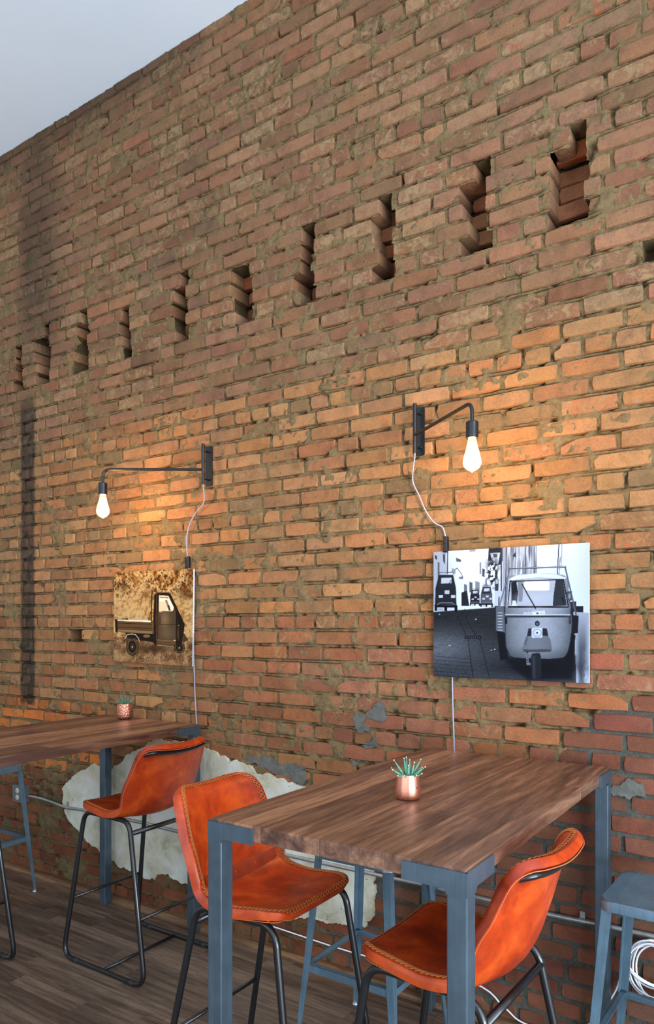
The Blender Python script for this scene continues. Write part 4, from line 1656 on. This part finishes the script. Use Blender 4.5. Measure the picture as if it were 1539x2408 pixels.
    def little_van(x, y, s, body):
        q = lambda pts: [(x + a * s, y + b * s) for a, b in pts]
        c.poly(q([(-100, -120), (-70, -240), (60, -240), (85, -120), (90, 30), (-105, 30)]), g(body))
        c.poly(q([(-85, -130), (-58, -228), (52, -228), (62, -125)]), g(0.07)); c.poly(q([(-48, -212), (45, -215), (45, -165), (-50, -162)]), g(0.72))
        c.line(q([(40, -190), (10, -140)]), 6 * s, g(0.05)); c.line(q([(-70, -245), (-60, -262), (55, -262), (70, -240)]), 6 * s, g(0.2))
        for dx in (-72, 40): c.poly(q([(dx, -58), (dx + 38, -58), (dx + 38, -32), (dx, -32)]), g(0.75))
        c.poly(q([(-18, -100), (26, -100), (26, -68), (-18, -68)]), g(0.7))
        c.line(q([(-85, 30), (-60, 12), (50, 12), (75, 32)]), 9 * s, g(0.32))
        c.poly(q([(-110, 30), (95, 30), (95, 55), (-110, 55)]), g(0.02)); c.poly(q([(-108, 40), (-85, 40), (-85, 85), (-108, 85)]), g(0.015))
        c.poly(q([(70, 40), (98, 40), (98, 88), (72, 88)]), g(0.015)); c.poly(q([(-22, 45), (5, 45), (5, 85), (-22, 85)]), g(0.015))
        c.poly(q([(-80, 62), (-30, 62), (-30, 80), (-80, 80)]), g(0.45), 0.8)
    c.poly([(300, 520), (350, 500), (370, 640), (300, 640)], g(0.06))
    little_van(165, 600, 1.0, 0.06); little_van(425, 600, 0.45, 0.05); little_van(530, 600, 0.56, 0.20)
    # the big three-wheeled van
    c.blob(1000, 1190, 360, 70, g(0.01), 1.0); c.poly([(660, 1100), (1330, 1090), (1300, 1300), (900, 1310)], g(0.012), 0.85, 20)
    c.poly([(620, 870), (700, 850), (720, 1110), (650, 1130)], g(0.02)); c.poly([(1230, 860), (1330, 900), (1310, 1120), (1235, 1140)], g(0.015))
    c.poly([(612, 650), (680, 640), (700, 880), (612, 860)], g(0.25)); 
    for k in range(7): c.line([(630, 700 + k * 26), (668, 702 + k * 26)], 8, g(0.6))
    c.poly([(1280, 720), (1358, 725), (1352, 880), (1300, 890)], g(0.03))
    c.line([(740, 300), (640, 650)], 14, g(0.32)); c.line([(1235, 285), (1335, 715)], 14, g(0.22)); c.line([(735, 302), (1240, 288)], 15, g(0.16)); c.line([(735, 299), (1240, 285)], 5, g(0.6))
    body = [(720, 395), (800, 360), (980, 345), (1150, 352), (1250, 385), (1275, 560), (1296, 760), (1284, 930), (1258, 1050), (1220, 1098), (1120, 1112), (980, 1112), (840, 1106), (752, 1092), (716, 1040), (698, 930), (690, 780), (690, 640)]
    shade = 0.41 + 0.14 * np.exp(-((X - 1010) / 170) ** 2) - 0.10 * np.clip((Y - 900) / 220, 0, 1) + 0.10 * np.clip((760 - Y) / 200, 0, 1)
    shade = shade * (0.9 + 0.22 * (fine - 0.5) + 0.12 * (big - 0.5))
    shade = shade * (1 - 0.38 * np.clip(np.abs(X - 985) / 290, 0, 1) ** 4) * (1 - 0.35 * np.clip((Y - 1000) / 110, 0, 1))
    c.spoly(body, np.clip(shade, 0, 1)[..., None] * np.array(g(1.0)) * 1.08)
    c.poly([(722, 400), (800, 362), (980, 347), (1150, 354), (1250, 387), (1230, 398), (1000, 380), (760, 408)], g(0.85))
    c.poly([(712, 640), (735, 415), (1225, 395), (1270, 640), (1265, 655), (712, 655)], g(0.02))
    c.poly([(722, 640), (745, 425), (1215, 405), (1258, 640)], g(0.62))
    c.poly([(748, 430), (795, 418), (812, 520), (800, 630), (752, 630)], g(0.05)); c.poly([(760, 590), (790, 590), (805, 640), (755, 640)], g(0.85))
    c.put(np.clip(1.2 - np.hypot((X - 960) / 200, (Y - 580) / 80), 0, 1) * np.clip((640 - Y) / 6, 0, 1) * 0.6, g(0.72))
    c.poly([(810, 425), (860, 420), (850, 600), (815, 600)], g(0.32), 0.8)
    c.poly([(862, 430), (875, 420), (1085, 418), (1096, 430), (1094, 492), (1080, 500), (880, 502), (866, 492)], g(0.96))
    c.poly([(1150, 410), (1215, 405), (1252, 635), (1125, 640), (1130, 560)], g(0.09)); c.poly([(1200, 560), (1215, 560), (1232, 610), (1222, 612)], g(0.02))
    c.line([(850, 445), (900, 540), (970, 660)], 11, g(0.02)); c.line([(1050, 410), (1052, 640)], 3, g(0.25), 0.0)
    c.poly([(690, 722), (1290, 722), (1290, 742), (690, 745)], g(0.10)); c.poly([(690, 712), (1290, 712), (1290, 724), (690, 724)], g(0.70))
    c.poly([(862, 696), (942, 694), (942, 716), (864, 718)], g(0.80)); c.poly([(942, 686), (1054, 682), (1054, 718), (944, 720)], g(0.88))
    for k in range(6): c.line([(872 + k * 12, 704), (878 + k * 12, 704)], 6, g(0.45))
    c.poly([(975, 700), (995, 698), (998, 710), (976, 711)], g(0.12)); c.line([(1008, 706), (1046, 703)], 3, g(0.25)); c.line([(948, 692), (1048, 688)], 3, g(0.5))
    c.line([(705, 420), (690, 640), (700, 1000), (740, 1090)], 7, g(0.10)); c.line([(730, 400), (712, 650)], 8, g(0.75), 0.8)
    c.poly([(690, 745), (714, 745), (714, 800), (692, 805)], g(0.04)); c.poly([(1268, 740), (1292, 740), (1292, 800), (1270, 805)], g(0.12))
    c.poly([(985, 770), (1006, 783), (1006, 810), (985, 823), (963, 810), (963, 783)], g(0.06)); c.ell(985, 797, 11, 11, g(0.35)); c.line([(976, 803), (985, 788), (994, 803)], 4, g(0.06))
    c.poly([(905, 842), (1070, 840), (1086, 912), (890, 915)], g(0.045)); 
    for k in range(4): c.line([(900, 856 + k * 15), (1078, 854 + k * 15)], 3, g(0.14))
    fen = 0.33 + 0.10 * np.exp(-((X - 960) / 120) ** 2) + 0.05 * (fine - 0.5)
    c.spoly([(890, 915), (985, 912), (1085, 912), (1112, 990), (1114, 1035), (1050, 1050), (900, 1050), (853, 1035), (858, 990)], 0.8 * fen[..., None] * np.array(g(1.0)))
    c.poly([(856, 1030), (1112, 1028), (1108, 1050), (990, 1056), (860, 1050)], g(0.12), 0.8); c.line([(880, 918), (895, 940), (880, 960), (884, 990)], 5, g(0.02))
    c.poly([(938, 838), (1024, 836), (1032, 845), (1032, 918), (1024, 926), (940, 926), (934, 918), (934, 846)], g(0.78)); c.ell(984, 882, 40, 37, g(0.30)); c.ell(984, 882, 36, 33, g(0.72)); c.ell(990, 876, 20, 18, g(0.92)); c.ell(984, 880, 9, 9, g(0.06))
    c.poly([(928, 1095), (940, 1065), (1005, 1062), (1018, 1090), (1022, 1260), (1000, 1300), (950, 1300), (932, 1270)], g(0.055))
    c.poly([(938, 1090), (965, 1080), (968, 1290), (948, 1290)], g(0.13), 0.7, 6)
    c.line([(895, 1055), (905, 1170)], 16, g(0.05))
    for k in range(7): c.line([(886, 1070 + k * 14), (908, 1066 + k * 14)], 5, g(0.55))
    c.poly([(885, 1155), (925, 1150), (925, 1172), (890, 1172)], g(0.3))
    c.poly([(1250, 508), (1298, 505), (1296, 590), (1262, 592), (1246, 570)], g(0.16)); c.ell(1276, 550, 12, 26, g(0.42)); c.line([(1275, 590), (1290, 640), (1285, 735)], 8, g(0.10))
    c.line([(1305, 640), (1330, 700)], 5, g(0.2))
    return np.clip(c.img, 0, 1) ** 1.5 * 0.84


def paint_sepia():
    c = Canvas(264, 217, [(125, 165), (1375, 125), (1362, 1665), (100, 1585)])
    X, Y = c.X, c.Y
    f1 = fbm(X / 70, Y / 90, 2, 5, 0.6); f2 = fbm(X / 24, Y / 30, 8, 4, 0.6); f3 = fbm(X / 9, Y / 11, 14, 3)
    pale, gold, brown, dark = np.array((0.60, 0.45, 0.25)), np.array((0.34, 0.17, 0.04)), np.array((0.13, 0.06, 0.016)), np.array((0.045, 0.026, 0.012))
    up = np.clip((640 - Y) / 420, 0, 1)
    t = np.clip(0.72 - up * 0.30 + (f1 - 0.5) * 3.0 + (f2 - 0.5) * 1.8, 0, 1)
    img = gold * (1 - t[..., None]) + pale * t[..., None]
    sp = np.clip((0.46 - f2) * 9, 0, 1) * np.clip(up * 1.6 + 0.25, 0, 1)
    img = img * (1 - sp[..., None]) + brown * sp[..., None]
    sp = np.clip((0.40 - f3) * 8, 0, 1) * np.clip(up * 1.4, 0, 1)
    img = img * (1 - sp[..., None]) + brown * 0.6 * sp[..., None]
    c.img = img
    c.blob(1260, 520, 120, 90, brown, 0.75); c.blob(270, 410, 90, 70, brown, 0.5); c.blob(560, 440, 130, 120, pale, 0.5); c.blob(400, 600, 90, 50, pale, 0.6); c.blob(430, 700, 60, 40, pale, 0.8)
    c.blob(650, 520, 70, 130, brown, 0.35); c.put(np.clip((Y - 640) / 30, 0, 1) * 0.18, pale)
    # ground
    gm = np.clip((Y - 1190 - 15 * (f2 - 0.5)) / 14, 0, 1)
    gt = np.clip(0.35 + (f1 - 0.5) * 1.6 + (f3 - 0.5) * 1.2, 0, 1)
    c.put(gm, np.array((0.17, 0.09, 0.035)) * (1 - gt[..., None]) + np.array((0.56, 0.40, 0.24)) * gt[..., None])
    c.blob(760, 1390, 380, 60, dark * 2.2, 0.85); c.blob(240, 1520, 130, 60, pale, 0.5); c.blob(900, 1620, 300, 40, np.array((0.50, 0.30, 0.18)), 0.6)
    # cargo box
    c.poly([(345, 905), (670, 918), (670, 940), (340, 925)], (0.55, 0.47, 0.33))
    c.poly([(135, 920), (345, 905), (350, 930), (175, 945)], dark)
    c.poly([(135, 925), (745, 945), (740, 1150), (140, 1120)], (0.20, 0.125, 0.06))
    for y_ in (985, 1050, 1085): c.line([(150, y_ - 8), (725, y_ + 14)], 9, dark)
    c.poly([(150, 1075), (725, 1105), (725, 1150), (150, 1110)], (0.34, 0.24, 0.13))
    c.poly([(175, 922), (708, 940), (706, 965), (175, 942)], (0.80, 0.76, 0.62)); c.poly([(135, 920), (175, 925), (180, 1130), (140, 1115)], dark)
    c.line([(728, 450), (714, 940)], 16, dark); c.line([(712, 790), (670, 935)], 10, dark)
    c.poly([(300, 1130), (750, 1150), (760, 1300), (520, 1250), (330, 1220)], dark); c.ell(640, 1185, 55, 26, (0.30, 0.20, 0.10))
    c.line([(520, 1290), (600, 1265), (740, 1290)], 12, (0.28, 0.2, 0.12))
    # cab
    c.poly([(765, 520), (800, 492), (1000, 492), (1020, 520), (1245, 1005), (1235, 1100), (1200, 1310), (1120, 1370), (780, 1345), (750, 1290), (745, 940)], dark)
    c.poly([(835, 530), (990, 540), (1112, 800), (1110, 1365), (815, 1330), (808, 900)], (0.14, 0.085, 0.042))
    door = 0.10 + 0.10 * np.exp(-((X - 930) / 70) ** 2 - ((Y - 920) / 120) ** 2) + 0.05 * np.exp(-((X - 960) / 110) ** 2 - ((Y - 1150) / 90) ** 2)
    c.poly([(838, 800), (1100, 800), (1100, 1255), (830, 1240)], door[..., None] * np.array((1.0, 0.72, 0.44)) * 1.5)
    c.poly([(838, 540), (985, 550), (1075, 735), (1060, 785), (1030, 792), (838, 790)], (0.80, 0.74, 0.60))
    c.poly([(845, 560), (980, 565), (990, 590), (848, 580)], (0.40, 0.30, 0.18)); c.poly([(930, 620), (965, 610), (1025, 785), (990, 785), (960, 700)], (0.34, 0.28, 0.2)); c.poly([(975, 700), (1000, 695), (1025, 785), (1005, 785)], dark)
    c.poly([(838, 640), (920, 640), (960, 720), (960, 790), (838, 790)], (0.68, 0.58, 0.40), 0.7)
    c.line([(770, 530), (800, 498), (1000, 498), (1018, 525)], 10, (0.24, 0.16, 0.09)); c.line([(1018, 525), (1245, 1005)], 12, dark); c.line([(1068, 640), (1122, 745)], 14, dark)
    c.line([(805, 520), (790, 940), (800, 1340)], 8, (0.22, 0.14, 0.07)); c.line([(1112, 800), (1110, 1365)], 10, dark); c.line([(830, 1000), (1230, 1005)], 6, dark)
    c.poly([(812, 1250), (1105, 1270), (1100, 1350), (808, 1325)], (0.20, 0.12, 0.06)); c.line([(810, 1248), (1105, 1268)], 6, (0.45, 0.34, 0.2)); c.line([(806, 1330), (1105, 1362)], 8, (0.55, 0.44, 0.3))
    c.line([(855, 880), (852, 985)], 12, dark); c.poly([(838, 795), (888, 795), (886, 806), (838, 806)], (0.75, 0.7, 0.55)); c.ell(1150, 1040, 16, 30, (0.85, 0.62, 0.36)); c.ell(1086, 1252, 14, 8, (0.7, 0.66, 0.55))
    c.poly([(1115, 1020), (1235, 1015), (1205, 1310), (1120, 1360)], (0.05, 0.032, 0.016)); c.put(np.exp(-((X - 1140) / 14) ** 2 - ((Y - 1150) / 110) ** 2) * 0.4, (0.34, 0.22, 0.12))
    c.poly([(1225, 1130), (1250, 1160), (1305, 1250), (1215, 1290)], (0.13, 0.085, 0.045))
    # wheels
    for cx, cy, rx, ry in ((410, 1355, 100, 148), (1160, 1370, 90, 92)):
        c.ell(cx, cy, rx, ry, dark); c.ell(cx, cy, rx * 0.97, ry * 0.97, (0.22, 0.155, 0.085), np.clip(fbm(np.arctan2(Y - cy, X - cx) * 12, X * 0 + 1.0, 3, 1) * 2 - 0.5, 0, 1)); c.ell(cx, cy, rx * 0.82, ry * 0.84, (0.16, 0.11, 0.06)); c.ell(cx, cy, rx * 0.60, ry * 0.64, dark * 0.8); c.ell(cx, cy, rx * 0.34, ry * 0.36, (0.14, 0.10, 0.06)); c.ell(cx, cy, rx * 0.24, ry * 0.26, dark); c.ell(cx, cy + 3, rx * 0.12, ry * 0.12, (0.5, 0.42, 0.3))
    c.poly([(1110, 1250), (1210, 1270), (1190, 1330), (1110, 1365)], dark)
    c.line([(300, 1235), (330, 1170), (400, 1160), (460, 1170), (510, 1230), (522, 1280)], 16, dark); c.line([(300, 1228), (330, 1162), (400, 1152), (462, 1162), (512, 1224), (524, 1272)], 10, (0.62, 0.56, 0.44))
    return np.clip(c.img * 1.12, 0, 1) ** 1.5 * 0.86


def wall_print(name, x0, x1, z0, z1, img, label, tilt=0.0):
    TH, Y0 = 0.012, -0.036
    root = empty(name, ((x0 + x1) / 2, Y0, z0))
    props(root, label, 'picture', 'frameless prints on the wall')
    root.rotation_euler = (0, tilt, 0)
    hw, H_ = (x1 - x0) / 2, z1 - z0
    m = MB(); m.box(-hw, hw, 0.0012, TH, 0, H_)
    m.build('panel', MAT['panel_edge'], root)
    m = MB()
    for sx in (-1, 1): m.box(sx * hw * 0.6 - 0.03, sx * hw * 0.6 + 0.03, TH, 0.026, H_ * 0.62, H_ * 0.70)
    m.build('hanger', MAT['panel_edge'], root)
    h, w = img.shape[:2]
    gx_ = np.linspace(-hw, hw, w + 1); gz_ = np.linspace(H_, 0, h + 1)
    xs, zs = np.meshgrid(gx_, gz_)
    me = bpy.data.meshes.new('print')
    me.vertices.add(xs.size)
    me.vertices.foreach_set('co', np.stack([xs, np.zeros_like(xs), zs], -1).astype(np.float32).ravel())
    id_ = np.arange(xs.size).reshape(h + 1, w + 1)
    q = np.stack([id_[1:, :-1], id_[1:, 1:], id_[:-1, 1:], id_[:-1, :-1]], -1).reshape(-1, 4)
    me.loops.add(q.size); me.loops.foreach_set('vertex_index', q.astype(np.int32).ravel())
    me.polygons.add(len(q)); me.polygons.foreach_set('loop_start', np.arange(0, q.size, 4, dtype=np.int32))
    pad = np.pad(img, ((0, 1), (0, 1), (0, 0)), mode='edge')
    a_ = me.color_attributes.new('tone', 'FLOAT_COLOR', 'POINT')
    a_.data.foreach_set('color', np.concatenate([pad, np.ones(pad.shape[:2] + (1,))], -1).astype(np.float32).ravel())
    me.update(); me.validate()
    link('print', me, MAT['print'], root)
    return root


wall_print('street_print', -1.308, -0.680, 1.368, 1.887, paint_street(), 'frameless black and white print of a three wheeled van parked in a narrow street')
wall_print('sepia_print', -3.321, -2.697, 1.368, 1.880, paint_sepia(), 'frameless sepia print of a three wheeled pickup before a crumbling wall', R(0.9))


# ------------------------------------------------------------------ copper pots with succulents
def leaf_mesh(L, r, bend, flat=0.75):
    m = MB()
    n, k = 7, 6
    vs, fs = [], []
    for i in range(n):
        t = i / (n - 1)
        rr_ = r * (1 - t) ** 0.75 * (0.85 + 0.6 * t * (1 - t)) + 0.0006
        off = bend * t * t
        for j in range(k):
            a = 2 * math.pi * j / k
            vs.append((off + rr_ * flat * math.cos(a), rr_ * math.sin(a), L * t))
    for i in range(n - 1):
        for j in range(k): fs.append((i * k + j, i * k + (j + 1) % k, (i + 1) * k + (j + 1) % k, (i + 1) * k + j))
    fs.append(tuple((n - 1) * k + j for j in range(k)))
    m.add(vs, fs)
    return m.mesh('leaf', True)


def potted_plant(x, y, prof, mat, leaves, label, tips):
    root = empty('potted_succulent', (x, y, 1.0702))
    props(root, label, 'plant', 'succulents in copper pots')
    m = MB(); m.lathe(prof, 36, (0, 0, 0), True, False)
    m.build('pot', mat, root, True, angle=50)
    top = max(z for r, z in prof)
    r_in = [r for r, z in prof if z == top][0] - 0.003
    m = MB(); m.lathe([(r_in, top - 0.012), (r_in * 0.6, top - 0.008), (0.001, top - 0.007)], 20, (0, 0, 0), False, True)
    m.build('soil', MAT['soil'], root, True)
    for (az, lean, L, r, bend, rad) in leaves:
        o = link('leaf', leaf_mesh(L, r, bend), MAT['leaf'], root)
        a = R(az)
        o.location = (rad * math.cos(a), rad * math.sin(a), top - 0.011)
        o.rotation_euler = Vector((math.sin(R(lean)) * math.cos(a), math.sin(R(lean)) * math.sin(a), math.cos(R(lean)))).to_track_quat('Z', 'X').to_euler()
        if tips:
            tp = MB(); tp.lathe([(0.0022, 0), (0.002, 0.0018), (0.0008, 0.003)], 6)
            t_ = tp.build('leaf_tip', MAT['tip'], o, True)
            t_.location = (bend * 0.92, 0, L * 0.965)
    return root


pr = random.Random(3)
lv = []
for az, lean, L, r in ((175, 30, 0.060, 0.0075), (200, 55, 0.045, 0.009), (120, 12, 0.055, 0.006), (95, 18, 0.058, 0.0055), (60, 8, 0.050, 0.006), (20, 30, 0.060, 0.0085), (345, 45, 0.052, 0.008), (270, 12, 0.038, 0.007),
                       (250, 62, 0.030, 0.007), (300, 60, 0.030, 0.007), (325, 68, 0.034, 0.006), (225, 70, 0.034, 0.006), (30, 60, 0.045, 0.007), (150, 60, 0.045, 0.007), (0, 15, 0.046, 0.0075)):
    lv.append((az + 34, lean, L, r, pr.uniform(-0.004, 0.004), 0.006 + 0.010 * lean / 70))
potted_plant(-0.990, -0.877, [(0.0265, 0.0), (0.033, 0.002), (0.0372, 0.008), (0.0385, 0.016), (0.0375, 0.030), (0.0325, 0.072), (0.0318, 0.074), (0.0305, 0.074), (0.0310, 0.055)], MAT['copper'], lv,
             'smooth speckled copper pot with a striped succulent on the nearer table', True)
lv = []
for i in range(15):
    az = i * 137.5
    lean = 12 + 52 * (i / 14) ** 0.8
    lv.append((az, lean, 0.056 + pr.uniform(-0.008, 0.012), 0.0045, 0.010, 0.004 + 0.010 * i / 14))
potted_plant(-3.107, -0.135, [(0.026, 0.0), (0.034, 0.003), (0.039, 0.012), (0.0412, 0.030), (0.0405, 0.060), (0.0395, 0.083), (0.0375, 0.083), (0.0378, 0.06)], MAT['copper_hammered'], lv,
             'small hammered copper pot with a spiky succulent on the farther table', False)

# ------------------------------------------------------------------ conduit, outlet, cable
CY = -0.0315
cd = [(-4.150, 0.492), (-4.016, 0.493), (-3.908, 0.487), (-3.823, 0.478), (-3.732, 0.473), (-3.545, 0.482), (-3.34, 0.481), (-3.03, 0.483), (-2.819, 0.479), (-1.673, 0.485), (-1.255, 0.487), (-0.816, 0.482), (-0.642, 0.486), (-0.30, 0.487), (0.6, 0.49)]
root = empty('conduit_pipe', (-2.5, CY, 0.48))
props(root, 'thin galvanised conduit pipe running low along the brick wall', 'pipe')
m = MB(); m.tube(smooth_path([(a + 2.5, 0, b - 0.48) for a, b in cd], 4), 0.0092, 10); m.build('pipe', MAT['galv'], root, True)
for xx in (-3.745, -2.10, -0.705):
    zz = np.interp(xx, [c[0] for c in cd], [c[1] for c in cd])
    m = MB(); m.tube([(xx + 2.5 - 0.012, 0, zz - 0.48), (xx + 2.5 + 0.012, 0, zz - 0.48)], 0.0108, 10)
    m.box(xx + 2.5 - 0.009, xx + 2.5 + 0.009, 0.002, 0.022, zz - 0.48 + 0.010, zz - 0.48 + 0.034)
    m.build('pipe_strap', MAT['galv'], root, angle=40)

root = empty('wall_outlet', (-4.205, -0.012, 0.447))
props(root, 'grey metal outlet box with two white sockets low on the brick wall', 'outlet')
m = MB(); m.box(-0.055, 0.055, -0.050, 0.0, 0.0, 0.108)
bevel(m.build('outlet_box', MAT['boxgrey'], root), 0.004, 2)
m = MB(); m.box(-0.054, 0.054, -0.0545, -0.0502, 0.001, 0.107)
cov = m.build('cover_plate', MAT['boxgrey'], root); bevel(cov, 0.003, 2)
for zz in (0.034, 0.076):
    m = MB(); m.lathe([(0.0165, 0), (0.0165, 0.0025), (0.015, 0.0035)], 20)
    s = m.build('socket_face', MAT['white_plastic'], root, True, angle=40); s.location = (0, -0.0545, zz); s.rotation_euler = (R(90), 0, 0)
    m = MB(); m.box(-0.0065, -0.0045, -0.0584, -0.0576, zz, zz + 0.009); m.box(0.0045, 0.0065, -0.0584, -0.0576, zz, zz + 0.009); m.box(-0.002, 0.002, -0.0584, -0.0576, zz - 0.010, zz - 0.006)
    m.build('socket_slots', MAT['dark_slot'], root)
m = MB(); m.box(-0.002, 0.002, -0.0560, -0.0542, 0.053, 0.057); m.build('cover_screw', MAT['weld'], root)

root = empty('white_cable', (-0.445, -0.05, 0.38))
props(root, 'coil of white cable hanging low on the brick wall at the right edge', 'cable')
pr = random.Random(21)
for i in range(7):
    m = MB()
    ra, rb = 0.082 + pr.uniform(-0.018, 0.020), 0.088 + pr.uniform(-0.018, 0.022)
    ox, oz, oy = pr.uniform(-0.010, 0.010), 0.098 - rb + pr.uniform(-0.014, 0.006), pr.uniform(-0.022, 0.012)
    tl, ph = pr.uniform(-0.18, 0.18), pr.uniform(0, 6)
    m.tube([(ox + ra * math.cos(t) , oy + 0.010 * math.sin(t + ph) + tl * 0.05 * math.cos(t), oz + rb * math.sin(t) + 0.004 * math.sin(3 * t + ph)) for t in [2 * math.pi * k / 40 for k in range(40)]], 0.0034, 8, True)
    m.build('cable_loop', MAT['white_cable'], root, True)
m = MB()
tail = [(-0.445, -0.05, 0.472), (-0.52, -0.055, 0.44), (-0.556, -0.055, 0.36), (-0.584, -0.036, 0.268), (-0.622, -0.027, 0.195), (-0.668, -0.027, 0.118), (-0.78, -0.027, 0.048), (-0.88, -0.027, 0.033), (-0.951, -0.027, 0.040), (-1.009, -0.027, 0.074), (-1.156, -0.027, 0.135), (-1.7, -0.027, 0.11), (-2.377, -0.027, 0.119), (-2.7, -0.027, 0.05)]
m.tube(smooth_path([(a + 0.445, b + 0.05, c - 0.38) for a, b, c in tail], 5), 0.0034, 8)
m.build('cable_tail', MAT['white_cable'], root, True)
m = MB()
m.tube([(-0.004 + 0.004 * math.cos(t), -0.012 + 0.020 * math.sin(t), 0.082 + 0.022 * math.cos(t)) for t in [2 * math.pi * k / 16 for k in range(16)]], 0.0016, 6, True)
m.tube([(-0.004, -0.03, 0.10), (-0.008, -0.034, 0.106)], 0.0016, 6)
m.build('cable_tie', MAT['pink'], root, True)
